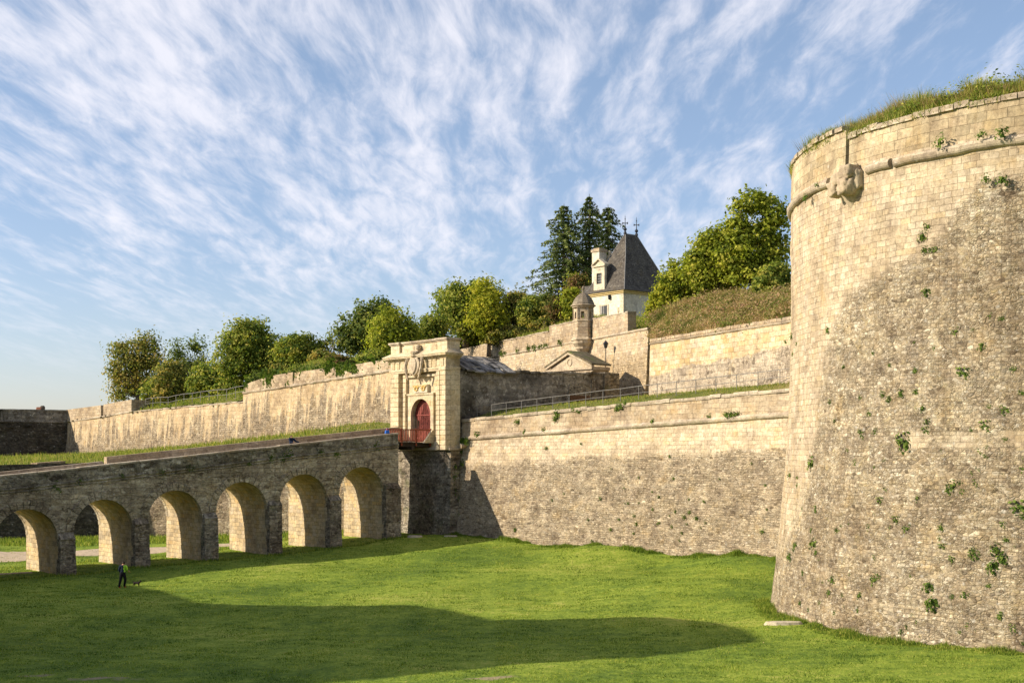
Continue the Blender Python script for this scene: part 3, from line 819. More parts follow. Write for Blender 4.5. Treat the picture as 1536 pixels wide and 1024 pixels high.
# flanking strips and banded pilasters
def pilaster(u0, u1, d, name='pilaster', step=.42):
    m = G(); z = ZD-.7; k = 0
    while z < ZD+6.0-.01:
        z1 = min(z+step, ZD+6.0)
        g_ = .035
        m.box(u0, u1, -d, .36, z+g_*.5, z1-g_*.5); z = z1
    m.box(u0+.04, u1-.04, -d+.05, .36, ZD-.7, ZD+6.0)
    return m.build(name, M['gate'], gt, bevel=.012)
pilaster(-4.15, -2.95, .12); pilaster(-2.6, -2.25, -.12)
pilaster(2.2, 2.38, -.1); pilaster(2.64, 3.06, .16); pilaster(3.42, 4.15, .36)
m = G(); m.box(-4.15, 4.15, .15, .36, ZD-.7, ZD-.0); m.box(4.15, 4.17, .2, 1.2, ZD-.7, ZD+6); m.build('plinth', M['gate'], gt)
# panel recess edge above the door
m = G(); m.box(-2.25, -2.1, .1, .36, ZD+4.2, ZD+5.75); m.box(2.05, 2.2, .1, .36, ZD+4.2, ZD+5.75); m.box(-2.25, 2.2, .1, .36, ZD+5.6, ZD+5.78); m.build('panel_frame', M['gate'], gt, bevel=.01)
# architrave, frieze, cornice
m = G(); m.box(-4.2, 4.2, -.16, 1.2, ZD+6.0, ZD+6.16); m.box(-4.24, 4.24, -.22, 1.2, ZD+6.16, ZD+6.3); m.box(3.3, 4.26, -.44, .2, ZD+6.0, ZD+6.3)
m.build('architrave', M['gate'], gt, bevel=.015)
m = G(); m.box(-4.15, 4.15, -.1, 1.2, ZD+6.3, ZD+7.0); m.box(3.4, 4.17, -.34, .2, ZD+6.3, ZD+7.0); fr = m.build('frieze', M['gate'], gt)
for u in (-3.7, -2.95, -2.2, 1.15, 1.75, 2.35, 3.72):
    m = G(); d = .4 if u > 3 else .16
    for k in (-1, 0, 1): m.box(u+k*.14-.055, u+k*.14+.055, -d, -.05, ZD+6.38, ZD+6.92)
    m.box(u-.22, u+.22, -d-.02, -.05, ZD+6.92, ZD+7.0); m.build('triglyph', M['gate'], fr)
def cornice(m, u0, u1, v0, v1, z, steps, hs):
    for (o_, h_) in zip(steps, hs):
        m.box(u0-o_, u1+o_, v0-o_, v1, z, z+h_); z += h_
    return z
m = G(); z = cornice(m, -4.15, 4.15, -.1, 1.2, ZD+7.0, (.08, .18, .32, .5, .56), (.08, .08, .09, .13, .07))
m.add([(-4.71, -.66, z), (4.71, -.66, z), (4.71, 1.2, z), (-4.71, 1.2, z), (-4.1, .02, z+.38), (4.1, .02, z+.38), (4.1, 1.2, z+.38), (-4.1, 1.2, z+.38)],
      [(3, 2, 1, 0), (4, 5, 6, 7), (0, 1, 5, 4), (1, 2, 6, 5), (2, 3, 7, 6), (3, 0, 4, 7)])
cornice(m, 3.25, 4.17, -.24, .3, ZD+7.0, (.08, .18, .32, .5, .56), (.083, .083, .093, .133, .073))
m.build('cornice', M['gate'], gt, bevel=.02)
za = ZD+7.45
m = G(); m.box(-4.05, 4.05, .12, 1.2, za, ZT-.25); m.box(2.7, 4.1, -.12, 1.22, za, ZT-.25); m.box(-4.1, -2.8, -.1, 1.22, za, ZT-.25)
m.box(-2.6, -.9, .06, .13, za+.35, ZT-.4); m.box(.9, 2.4, .06, .13, za+.35, ZT-.4); m.build('attic', M['gate'], gt, bevel=.015)
m = G()
for (a, b, v) in ((-2.8, 2.7, .12), (2.7, 4.1, -.12), (-4.1, -2.8, -.1)):
    m.box(a-(.08 if v < 0 else 0), b+(.08 if v < 0 else 0), v-.1, 1.25+.002*(a > 0), ZT-.25, ZT-.15+.002*(v < 0)); m.box(a-(.16 if v < 0 else 0), b+(.16 if v < 0 else 0), v-.2, 1.3+.002*(a > 0), ZT-.15, ZT+.001*(v < 0))
m.build('attic_cap', M['coping'], gt, bevel=.015)
# coat of arms: leaning cartouche with crown and scrolls
ca = empty('coat_of_arms', L(0, -.5, ZD+6.6), None, None); ca['label'] = 'carved cartouche with crown and leafy scrolls'
ca.parent = gt; ca.matrix_parent_inverse = gt.matrix_basis.inverted()
m = G()
sh = [(0, -1.15), (.45, -.75), (.72, -.2), (.78, .35), (.55, .8), (.25, .98), (0, .9), (-.25, .98), (-.55, .8), (-.78, .35), (-.72, -.2), (-.45, -.75)]
zc0 = ZD+6.55
sh = [(x*1.05, z*.82) for x, z in sh]
vs = [(0, -.82, zc0)]+[(x*.6, -.76, zc0+z*.75) for x, z in sh]+[(x*.66, -.66, zc0+z*.82) for x, z in sh]+[(x*.95, -.6, zc0+z*.97) for x, z in sh]+[(x, -.15, zc0+z) for x, z in sh]
n = len(sh); fs = [(0, 1+k, 1+(k+1) % n) for k in range(n)]
for r in range(3):
    for k in range(n): fs.append((1+r*n+k, 1+(r+1)*n+k, 1+(r+1)*n+(k+1) % n, 1+r*n+(k+1) % n))
m.add(vs, fs); m.build('shield', M['carved'], ca, smooth=False)
for sgn in (-1, 1):
    m = G()
    pts = [(sgn*(.75+.4*math.sin(t*2.6)), -.55-.12*math.cos(t*2), zc0-1.2+2.2*t) for t in np.linspace(0, 1, 14)]
    m.tube(pts, [.05+.1*math.sin(math.pi*t)+.03*math.sin(t*22) for t in np.linspace(0, 1, 14)], 7)
    pts = [(sgn*(1.05+.2*math.cos(a)*(1-a/9)), -.5, zc0+.55+.16*math.sin(a)*(1-a/9)) for a in np.linspace(0, 7, 14)]
    m.tube(pts, .05, 6)
    pts = [(sgn*(.6+.14*math.cos(a)*(1-a/9)), -.5, zc0-.75+.14*math.sin(a)*(1-a/9)) for a in np.linspace(0, 7, 14)]
    m.tube(pts, .05, 6); m.build('scroll', M['carved'], ca)
m = G()
m.lathe([(.34, 0), (.4, .08), (.33, .14), (.42, .34), (.3, .42), (.02, .4)], (0, -.48, zc0+.76), 12)
for k in range(7):
    a = math.pi*k/6; m.lathe([(.05, 0), (.08, .1), (.02, .2)], (.38*math.cos(a), -.48-.3*math.sin(a), zc0+1.08), 6)
m.build('crown', M['carved'], ca)
m = G(); m.lathe([(.1, 0), (.24, .1), (.27, .3), (.17, .46), (.05, .5)], (0, -.1, ZD+7.9), 10); m.box(-.3, .3, -.35, .12, ZD+7.75, ZD+7.9); m.build('bust', M['carved'], ca, smooth=False, jit=.04)
# gilded trophy relief over the door: a rail with two wreaths on white ground
em = G(); em.box(-1.05, 1.05, .06, .34, ZD+4.24, ZD+4.95); pn = em.build('relief_panel', M['trimstone'], gt)
em = G()
em.box(-1.0, 1.0, .02, .06, ZD+4.84, ZD+4.9)
for s in (-1, 1):
    em.tube([(s*.5+.17*math.cos(a), .03, ZD+4.58+.15*math.sin(a)) for a in np.linspace(0, 2*math.pi, 15)], [.05+.012*math.sin(k*2.4) for k in range(15)], 6)
    for k in range(7):
        a = math.pi*k/6; em.lathe([(.01, -.05), (.045, 0), (.01, .05)], (s*.5+.28*math.cos(a), .02, ZD+4.64-.22*math.sin(a)), 5)
    em.tube([(s*(.02+.96*t), .0, ZD+4.84-.13*abs(math.sin(math.pi*t*2))) for t in np.linspace(0, 1, 13)], .035, 5)
em.build('gilded_wreaths', M['gold'], pn)
m = G(); m.box(-4.3, -4.12, .6, 2.6, ZD-.1, ZD+6)
# lower abutment under the gate
ab = empty('gate_abutment', L(0, 0, 1.5), 'dark damp rubble abutment under the gate, in the shade of the bridge', 'abutment')
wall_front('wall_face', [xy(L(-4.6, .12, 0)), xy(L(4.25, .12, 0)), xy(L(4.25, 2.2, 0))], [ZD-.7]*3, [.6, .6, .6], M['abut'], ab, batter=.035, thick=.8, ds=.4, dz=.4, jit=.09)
m = G(); m.box(-4.5, 4.35, -.1, 3, ZD-.72, ZD-.5); m.build('ledge', M['coping'], ab, bevel=.03, jit=.03)
# drain spout beside the gate
m = G(); m.tube([(4.75, 1.9, cz(4.7)-.35), (4.75, .75, cz(4.7)-.5)], [.16, .2], 9); m.build('drain_spout', M['carved'], cw, jit=.02)

# passage behind the gate: high lichened wall, stone-slab roof over its first bays
ps = empty('gate_passage', L(0, 10, 12), 'long grey lichen-streaked passage wall behind the gate, part roofed with stone slabs', 'passage')
VE = Vp(928, 4.0)
zp0 = H-(557-HZ)*L(4, 1.6, 0).y/F; zp1 = H-(561-HZ)*L(4, VE, 0).y/F
path = [xy(L(4.0, 1.2, 0)), xy(L(4.0, VE, 0))]
def side_wall(name, u, v0, v1, z0, z1, zb, th, mat, parent, mask=None):
    # outer face towards +u
    p = [xy(L(u, v0, 0)), xy(L(u, v1, 0))]
    return wall_front(name, p, [z0, z1], [zb, zb], mat, parent, batter=.02, thick=th, ds=.5, dz=.5, jit=.06, mask=mask)
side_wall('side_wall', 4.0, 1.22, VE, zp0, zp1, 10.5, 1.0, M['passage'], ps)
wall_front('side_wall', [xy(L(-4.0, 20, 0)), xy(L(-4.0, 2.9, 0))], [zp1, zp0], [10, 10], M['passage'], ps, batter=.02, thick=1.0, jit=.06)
m = G()
nn = 16
for k in range(30):
    v = 1.6+k*(VE-1.6)/30; w = (VE-1.6)/30; zz = zp0+(zp1-zp0)*(k+.5)/30+random.uniform(-.05, .04)
    m.box(2.9, 4.12+random.uniform(-.05, .05), v+.01, v+w-.01, zz-.05, zz+.12+random.uniform(-.04, .05))
m.build('wall_cap', M['passage'], ps)
m = G()     # slab roof, rounded, in overlapping rows
zr = zp0-.05; prof = [(4.35, 0), (3.6, .42), (2.8, .85), (2.0, 1.2), (1.2, 1.45), (.4, 1.58), (-.4, 1.6), (-1.4, 1.45), (-2.6, .95), (-4.3, 0)]
for i in range(len(prof)-1):
    (ua, ha), (ub, hb) = prof[i], prof[i+1]
    v = 1.7
    while v < 7.2-.2*i*0:
        w = random.uniform(.6, 1.3); dz = random.uniform(0, .1); ve = min(v+w, 7.3-.12*i+random.uniform(-.2, .2))
        if ve > v+.1:
            m.prism([(ua+.12, zr+ha-.02+dz), (ua+.12, zr+ha+.1+dz), (ub, zr+hb+.12+dz), (ub, zr+hb-.05)], v+.01, ve)
        v += w
rf = m.build('slab_roof', M['slabroof'], ps, jit=.05)
m = G(); m.prism([(4.0, zr-.2), (2.8, zr+.75), (.4, zr+1.5), (-1.4, zr+1.4), (-4, zr-.2)], 1.8, 6.6); m.build('roof_gable', M['passage'], ps)
# blocked doorway and pier in the passage wall
va, vb = Vp(853, 4.1), Vp(886, 4.1)
m = MB(lambda x, y, z: L(4.0+y, x, z)); zb_ = H+4.4; mid = (va+vb)/2; hw = (vb-va)/2
pts = [(va, zb_-1.5), (vb, zb_-1.5)]+[(mid+hw*math.cos(a), zb_+1.6+.45*math.sin(a)) for a in np.linspace(0, math.pi, 9)]
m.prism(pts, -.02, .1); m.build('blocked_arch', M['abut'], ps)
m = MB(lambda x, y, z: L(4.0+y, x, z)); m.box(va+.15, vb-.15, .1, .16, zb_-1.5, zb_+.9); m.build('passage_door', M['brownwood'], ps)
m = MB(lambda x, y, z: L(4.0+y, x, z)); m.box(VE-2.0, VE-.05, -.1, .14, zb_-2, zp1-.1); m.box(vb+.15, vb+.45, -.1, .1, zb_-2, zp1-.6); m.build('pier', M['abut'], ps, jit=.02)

# pedimented guardhouse showing over the passage wall
vk = 19.1; pu1 = 1.5; pu0 = pu1-6.0
zg = H-(555-HZ)*L(pu0, vk, 0).y/F
pp = empty('guardhouse', L(-1.4, vk, 12), 'small pedimented stone guardhouse with mossy roof showing above the passage wall', 'guardhouse')
m = G(); m.box(pu0, pu1, vk, vk+2.0, 10.5, zg); m.build('wall', M['parapet'], pp)
pm = (pu0+pu1)/2; ph = H-(531-HZ)*L(pm, vk, 0).y/F-zg
m = G(); m.prism([(pu0, zg), (pu1, zg), (pm, zg+ph-.15)], vk, vk+.3); m.build('pediment', M['carved'], pp)
m = G(); m.lathe([(.28, -.1), (.3, 0), (.1, .12)], (pm, 0, 0), 12); 
m = G(); m.tube([(pm+.3*math.cos(a), vk-.02, zg+ph*.42+.34*math.sin(a)) for a in np.linspace(0, 2*math.pi, 13)], .05, 6); m.build('roundel', M['carved'], pp)
m = G()
for s, x0 in ((1, pu0-.3), (-1, pu1+.3)):
    m.prism([(x0, zg-.02), (x0, zg+.18), (pm, zg+ph+.18), (pm, zg+ph-.04)][::s], vk-.25, vk+.1)
m.box(pu0-.25, pu1+.25, vk-.2, vk+.1, zg-.2, zg); m.build('raking_cornice', M['carved'], pp)
m = G()
for s, x0 in ((1, pu0-.35), (-1, pu1+.35)): m.prism([(x0, zg+.185), (x0, zg+.34), (pm, zg+ph+.34), (pm, zg+ph+.185)][::s], vk-.28, vk+2.3)
m.build('roof', M['mossroof'], pp, jit=.05)
m = G(); m.box(pu1, pu1+.3, vk, vk+2.2, zg-.25, zg+.05); m.box(pu1, pu1+.15, vk, vk+2.2, zg-.4, zg-.25); m.build('side_cornice', M['carved'], pp)

# ------------------------------------------------------------------ bridge
TB = 2.95
def zpar(v): return 10.95+.0985*v                 # v negative: the parapet falls towards the outwork
br = empty('arched_bridge', L(0, -30, .5), 'long sloping stone bridge on round arches leading up to the gate', 'bridge')
arches = []          # (v of gate-side springer, v of far springer)
for k in range(10):
    a = -5.8-5.4*k
    if k == 0: pass
    arches.append((a, a-4.3))
VEND = -60.5
def zcrown(v): return zpar(v)-2.42
def zlow(v):
    for a, b in arches:
        if b < v < a:
            m_ = (a+b)/2; r = 2.15; return zcrown(m_)-r+math.sqrt(max(0, r*r-(v-m_)**2))
    return None
def side_face(sgn, name, mat):
    vs = []; fs = []; uvs = []
    u = TB*sgn
    cols = [(-4.3, 0)]
    prev = -4.3
    for a, b in arches:
        for v in np.linspace(prev, a, 4)[1:]: cols.append((v, 0))
        nn = 20
        for k in range(nn+1):
            an = math.pi*k/nn; cols.append(((a+b)/2+2.15*math.cos(an), 1))
        cols.append((b, 0)); prev = b
    cols.append((VEND, 0))
    m = 8; cc = []
    for (v, f) in cols:
        zt = zpar(v)-1.0
        if f == 1:
            md = min(((a+b)/2 for a, b in arches), key=lambda q: abs(q-v))
            zb = zcrown(md)-2.15+math.sqrt(max(0, 2.15**2-(v-md)**2))
            if abs(abs(v-md)-2.15) < 1e-6: zb = zcrown(md)-2.15
        else: zb = -.4
        cc.append((v, zb, zt, f))
    for (v, zb, zt, f) in cc:
        for j in range(m+1):
            z = zb+(zt-zb)*j/m
            du = noise.noise(Vector((v*.6, z*.6, sgn)))*.06
            vs.append(L(u+du*sgn, v, z))
            uvs.append((v, z))
    F_ = []; U_ = []
    r = m+1
    for i in range(len(cc)-1):
        if cc[i][0] == cc[i+1][0] or abs(cc[i][0]-cc[i+1][0]) < 1e-6: continue
        if cc[i][3] != cc[i+1][3]: continue
        for j in range(m):
            a = [i*r+j, (i+1)*r+j, (i+1)*r+j+1, i*r+j+1]; F_.append(a); U_.append([uvs[x] for x in a])
    me = bpy.data.meshes.new(name); me.from_pydata([tuple(q) for q in vs], [], F_)
    l = me.uv_layers.new(name='UVMap'); l.data.foreach_set('uv', [c for f in U_ for q in f for c in q])
    return link(name, me, mat, br)
side_face(1, 'spandrel_wall', M['bridge']); side_face(-1, 'spandrel_wall', M['bridge'])
for (a, b) in arches:        # lining of each arch: jamb, vault, jamb
    md = (a+b)/2; zs = zcrown(md)-2.15
    pts = [(a, -.4), (a, zs/2), (a, zs)]+[(md+2.15*math.cos(an), zs+2.15*math.sin(an)) for an in np.linspace(0, math.pi, 21)[1:-1]]+[(b, zs), (b, zs/2), (b, -.4)]
    m = MB(L); d = 0; nu = 10
    for i in range(len(pts)-1):
        l = math.dist(pts[i], pts[i+1])
        for k in range(nu):
            u0, u1 = -TB+2*TB*k/nu, -TB+2*TB*(k+1)/nu
            m.add([(u0, pts[i][0], pts[i][1]), (u1, pts[i][0], pts[i][1]), (u1, pts[i+1][0], pts[i+1][1]), (u0, pts[i+1][0], pts[i+1][1])], [(0, 1, 2, 3)],
                  [[(u0, d), (u1, d), (u1, d+l), (u0, d+l)]])
        d += l
    m.build('arch_lining', M['soffit'], br, fix=False)
    nv = 17                  # rings of voussoirs, a little proud of the spandrel
    for sgn in (1, -1):
        m = MB(L)
        for k in range(nv):
            a0, a1 = math.pi*(k+.06)/nv, math.pi*(k+.94)/nv; ro = 2.15+.5+random.uniform(-.06, .1); d = .05+random.uniform(0, .035)
            q = [(2.13, a0), (ro, a0), (ro, a1), (2.13, a1)]
            u0, u1 = (TB-.3, TB+d) if sgn > 0 else (-TB-d, -TB+.3)
            vs = [(u0, md+r*math.cos(t_), zs+r*math.sin(t_)) for r, t_ in q]+[(u1, md+r*math.cos(t_), zs+r*math.sin(t_)) for r, t_ in q]
            m.add(vs, [(3, 2, 1, 0), (4, 5, 6, 7), (0, 1, 5, 4), (1, 2, 6, 5), (2, 3, 7, 6), (3, 0, 4, 7)])
        m.build('arch_ring', M['bridge'], br)
# end faces and core top
m = MB(L); m.box(-TB+.02, TB-.02, -4.32, -4.3, -.4, zpar(-4.3)-.9); m.build('end_wall', M['bridge'], br)
def ramp_box(mb, u0, u1, v0, v1, zo0, zo1, n=30, jit=0):
    """box following the slope of the parapet between offsets zo0 and zo1"""
    for k in range(n):
        a, b = v0+(v1-v0)*k/n, v0+(v1-v0)*(k+1)/n
        vs = []
        for u in (u0, u1):
            for v in (a, b):
                vs += [(u, v, zpar(v)+zo0), (u, v, zpar(v)+zo1)]
        mb.add(vs, [(0, 2, 3, 1), (4, 5, 7, 6), (0, 1, 5, 4), (2, 6, 7, 3), (1, 3, 7, 5), (0, 4, 6, 2)])
    return mb
m = MB(L); m.box(-TB+.02, -1.0, -4.3, -2.2, -.4, zpar(-3)-1.0); m.build('end_pier', M['bridge'], br)
m = MB(L); ramp_box(m, -TB+.03, TB-.03, -4.3, VEND, -1.25, -.98); m.build('deck', M['gravel'], br)
def par_path(u): return [xy(L(u, VEND, 0)), xy(L(u, -4.3, 0))], [zpar(VEND), zpar(-4.3)]
pa, zz = par_path(TB-.02)
wall_front('parapet', pa, [z-.14 for z in zz], [z-1.05 for z in zz], M['bridge_top'], br, batter=.02, thick=.45, ds=.5, dz=.3, jit=.04)
coping('parapet_coping', pa, [z-.14 for z in zz], M['coping'], br, out=.05, th=.5, h=.14, ls=1.2, gapjit=.015)
for dz_, r_ in ((-1.0, .1), (-1.22, .07)): sweep('string_course', pa, [z+dz_ for z in zz], halfround(r_, .1, 5), M['bridge_top'], br, jit=.02)
pa2 = [xy(L(-TB, -.4, 0)), xy(L(-TB, -27.0, 0))]
wall_front('parapet', pa2, [zpar(-.4)+.22, zpar(-27.0)+.26], [zpar(-4.3)-1.2, zpar(-27.0)-1.0], M['parapet'], br, batter=.02, thick=.5, ds=.5, dz=.3, jit=.03)
pa3 = [xy(L(-TB, -27.3, 0)), xy(L(-TB, VEND, 0))]
wall_front('parapet', pa3, [zpar(-27.9)+.02, zpar(VEND)+.02], [zpar(-27.9)-1.0, zpar(VEND)-1.0], M['coping'], br, batter=.02, thick=.5, ds=.5, dz=.3, jit=.05)
# buttresses on the piers
for k in range(10):
    v1 = (-4.35 if k == 0 else arches[k-1][1]-.02); v0 = arches[k][0]+.03
    zs = zcrown((v0+v1)/2)-2.1-.3*(k % 2)
    m = MB(L); n_ = 7
    za_ = -.4; hh = (zs-za_)/n_
    for j in range(n_):
        e = random.uniform(-.03, .04)
        m.box(TB-.2, TB+.5+e-.02*j, v1+.02, v0-.02+random.uniform(-.04, .0), za_+hh*j+.005, za_+hh*(j+1)-.005)
    vs = [(TB-.2, v1, zs), (TB+.45, v1, zs), (TB+.45, v0, zs), (TB-.2, v0, zs), (TB-.1, v1, zs+.5), (TB, v1, zs+.45), (TB, v0, zs+.45), (TB-.1, v0, zs+.5)]
    m.add(vs, [(3, 2, 1, 0), (4, 5, 6, 7), (0, 1, 5, 4), (1, 2, 6, 5), (2, 3, 7, 6), (3, 0, 4, 7)])
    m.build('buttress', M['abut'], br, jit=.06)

# ------------------------------------------------------------------ drawbridge with timber railing
db = empty('drawbridge', L(0, -2, ZD), 'short timber drawbridge with red-brown railing in front of the red gate door', 'drawbridge')
m = G()
v = -4.5
while v < .1: m.box(-1.62, 1.62, v+.01, v+.19, ZD-.12, ZD-.04+random.uniform(0, .01)); v += .2
m.build('deck', M['darkwood'], db)
for u in (-1.35, -.45, .45, 1.35):
    m = G(); m.box(u-.1, u+.1, -4.7, .1, ZD-.42, ZD-.12); m.build('beam', M['darkwood'], db)
m = G(); m.box(-1.8, 1.8, -2.1, -1.85, ZD-.68, ZD-.42); m.build('cross_beam', M['darkwood'], db)
for s in (1,):
    m = G(); u = 1.55*s
    m.box(u-.05, u+.05, -4.5, .05, ZD+.98, ZD+1.07); m.box(u-.035, u+.035, -4.5, .05, ZD+.05, ZD+.13)
    rl = m.build('railing', M['redwood'], db)
    for v in (-4.45, -3.0, -1.5, 0): m = G(); m.box(u-.06, u+.06, v-.06, v+.06, ZD-.35, ZD+1.12); m.build('post', M['redwood'], rl)
    m = G(); v = -4.3
    while v < -.05: m.box(u-.022, u+.022, v-.03, v+.03, ZD+.1, ZD+1.0); v += .17
    m.build('balusters', M['redwood'], rl)
m = G(); m.prism_x([(0, ZD+1.0), (.2, ZD+1.0), (.2, ZD-.1), (-.9, ZD-.1)], 1.66, 1.9); m.build('side_cheek', M['gate'], db)

# ------------------------------------------------------------------ inner ashlar wall and upper enceinte (right)
AW = [(13.2, 124.5), (11.4, 108), (19.1, 90), (23.5, 79.7)]
aw = empty('ashlar_retaining_wall', (15, 99, 13), 'honey coloured ashlar retaining wall above the railed ramp, dry grass bank on top', 'wall')
ZA = H+9.15
wall_front('wall_face', AW, [ZA]*4, [12.2]*4, M['ashlar'], aw, batter=.03, thick=1.6, ds=.4, dz=.4, jit=.05, mask=lambda s, z, zt: np.clip((z-15.0-.045*(s-17)+.5*noise.noise(Vector((s*.25, 2, 0))))/.6, .1, .95))
sweep('drip_course', AW[1:], [ZA-.05]*3, [(-.2, -.12), (.1, -.12), (.14, -.05), (.14, 0), (-.2, 0)], M['coping'], aw)
coping('coping', AW[1:], [ZA]*3, M['parapet'], aw, out=.07, th=.9, h=.26, ls=.8, gapjit=.018)
UW0, UW1 = Vector((-10.4, 181, 0)), Vector((13.0, 125, 0))
def UWat(px):
    r = (px-768)/F; d = UW1-UW0; t = (r*UW0.y-UW0.x)/(d.x-r*d.y); return UW0+d*t
uw = empty('upper_rampart_wall', tuple(UWat(850)), 'sunlit upper rampart wall with string course and low parapet below the slate roofed house', 'wall')
ZU = H+11.8
wall_front('wall_face', [xy(UW0), xy(UW1)], [ZU]*2, [H+2.5]*2, M['upper'], uw, batter=.06, thick=2.2, ds=.5, dz=.5, jit=.05, mask=lambda s, z, zt: np.clip((3.5-(zt-z))/3+.1, 0, .8))
sweep('string_course', [xy(UW0), xy(UW1)], [ZU+.1]*2, halfround(.13, .2, 5), M['coping'], uw)
def upar(px0, px1, h0, h1, name='parapet'):
    a, b = UWat(px0), UWat(px1)
    wall_front(name, [xy(a), xy(b)], [ZU+h0, ZU+h1], [ZU+.15]*2, M['parapet'], uw, batter=.02, thick=.9, ds=.5, dz=.4, jit=.03)
    coping('parapet_coping', [xy(a), xy(b)], [ZU+h0, ZU+h1], M['coping'], uw, out=.05, th=.95, h=.14, ls=1.0)
upar(680, 823, 1.75, 1.75); upar(824, 862.5, 2.3, 2.25); upar(889, 942, 2.1, 2.0)

# sentry box on the salient of the upper wall
q = UWat(882); dd = (UW1-UW0).normalized(); nn_ = Vector((dd.y, -dd.x, 0))
q = q+nn_*.55; q.z = ZU
sb = empty('sentry_box', tuple(q), 'small hexagonal stone sentry turret with domed roof on the upper rampart wall', 'turret')
ph0 = math.atan2(nn_.y, nn_.x)+math.pi/6
T_ = lambda x, y, z: Vector((q.x+x, q.y+y, ZU+z))
def lathe_part(name, prof, mat, n=6, par=sb, **k):
    m = MB(T_); m.lathe(prof, (0, 0, 0), n, ph=ph0); return m.build(name, mat, par, **k)
lathe_part('corbel', [(.04, -2.0), (.15, -1.9), (.25, -1.55), (.5, -1.4), (.5, -1.2), (.8, -.9), (.82, -.7), (1.12, -.35), (1.14, -.1)], M['carved'], 12)
lathe_part('base_moulding', [(1.15, -.1), (1.3, -.02), (1.3, .12), (1.12, .28)], M['carved'])
lathe_part('body', [(1.08, .28), (1.06, 1.9)], M['parapet'])
lathe_part('waist_band', [(1.1, 1.9), (1.14, 1.95), (1.14, 2.05), (1.08, 2.1)], M['carved'])
R6 = 1.02
m = MB(T_); mg = MB(T_)
for k in range(6):
    a0, a1 = ph0+k*math.pi/3, ph0+(k+1)*math.pi/3; am = (a0+a1)/2
    p0, p1 = Vector((R6*math.cos(a0), R6*math.sin(a0), 0)), Vector((R6*math.cos(a1), R6*math.sin(a1), 0)); nrm = Vector((math.cos(am), math.sin(am), 0))
    def qd(t0, t1, z0, z1, mm, th=.16):
        a, b = p0.lerp(p1, t0), p0.lerp(p1, t1)
        vs = [a+Vector((0, 0, z0)), b+Vector((0, 0, z0)), b+Vector((0, 0, z1)), a+Vector((0, 0, z1))]
        vs += [v-nrm*th for v in vs]
        mm.add(vs, [(0, 1, 2, 3), (7, 6, 5, 4), (0, 4, 5, 1), (1, 5, 6, 2), (2, 6, 7, 3), (3, 7, 4, 0)])
    qd(0, .34, 2.1, 3.35, m); qd(.66, 1, 2.1, 3.35, m); qd(.34, .66, 2.1, 2.25, m); qd(.34, .66, 2.95, 3.35, m)
m.build('window_storey', M['parapet'], sb)
for k in range(6):
    m = MB(T_); a0 = ph0+k*math.pi/3; m.box(1.03*math.cos(a0)-.06, 1.03*math.cos(a0)+.06, 1.03*math.sin(a0)-.06, 1.03*math.sin(a0)+.06, 2.12, 3.3)
    m.build('corner_pilaster', M['carved'], sb)
lathe_part('cornice', [(1.08, 3.35), (1.16, 3.4), (1.16, 3.5), (1.32, 3.56), (1.34, 3.64), (1.2, 3.7)], M['carved'], 12)
lathe_part('dome', [(1.16, 3.7), (1.14, 3.85), (1.03, 4.1), (.86, 4.4), (.62, 4.66), (.36, 4.86), (.17, 4.95)], M['lead'], 12)
lathe_part('finial', [(.17, 4.93), (.1, 5.0), (.07, 5.25), (.15, 5.36), (.18, 5.48), (.09, 5.6), (.02, 5.72)], M['lead'], 10)

# ------------------------------------------------------------------ street lamp on the ramp
a = UWat(922)+nn_*1.0
zt_ = H+(HZ-511)*a.y/F; zb_ = H+5.6
lp = empty('street_lamp', (a.x, a.y, zb_), 'dark iron lamp post with small lantern against the upper rampart wall', 'street lamp')
T2 = lambda x, y, z: Vector((a.x+x, a.y+y, z))
m = MB(T2); m.lathe([(.12, zb_), (.1, zb_+.5), (.05, zb_+.6), (.04, zt_-.75)], (0, 0, 0), 8); m.build('pole', M['iron'], lp)
m = MB(T2); m.lathe([(.1, zt_-.75), (.14, zt_-.7), (.24, zt_-.3)], (0, 0, 0), 6); m.build('lantern_glass', M['glass'], lp)
m = MB(T2); m.lathe([(.3, zt_-.3), (.26, zt_-.22), (.08, zt_-.05), (.02, zt_+.08)], (0, 0, 0), 6); m.build('lantern_cap', M['iron'], lp)

# ------------------------------------------------------------------ left side: lower wall, berm, upper curtain
LW = [(-83.4, 111.9), (-34.9, 124), (-10.3, 115.9)]
LWz = [6.9, 8.05, 10.1]
lw = empty('lower_outer_wall', (-33, 118, 1), 'rough rubble lower wall seen through the bridge arches, its shaded end coloured dark as shade', 'wall')
wall_front('shaded_face', LW[:2], LWz[:2], [-.3, .3], M['dark'], lw, batter=.06, thick=1.0, ds=.6, dz=.5, jit=.12, back_drop=.8)['label'] = 'shaded wall face coloured dark as shade'
wall_front('sunlit_face', LW[1:], LWz[1:], [.3, .8], M['left'], lw, batter=.06, thick=1.0, ds=.5, dz=.5, jit=.1, mask=lambda s, z, zt: .05, back_drop=.8)['label'] = 'sunlit rubble wall face'
K = (-61, 180)
lc0, lc1 = Vector((K[0], K[1], 0)), Vector((-11.2, 122, 0))
def LCat(px):
    r = (px-768)/F; d = lc1-lc0; t = (r*lc0.y-lc0.x)/(d.x-r*d.y); return lc0+d*t
def lcp(px, py): q = LCat(px); return (q.x, q.y), H-(py-HZ)*q.y/F
lc = empty('left_curtain_wall', (-30, 145, 9), 'long sun-raked curtain wall left of the gate with run-off stains and ruined parapet', 'wall')
def lcseg(name, pts, zb, mat=None, **k):
    P_ = [lcp(*p) for p in pts]
    return wall_front(name, [p[0] for p in P_], [p[1] for p in P_], zb, mat or M['left'], lc, **k), P_
mleft = lambda s, z, zt: np.clip((4.2-(zt-z))/4.4, .05, .9)
P0 = [lcp(97, 634), lcp(151, 626.5), lcp(199, 618), lcp(365, 603.5)]
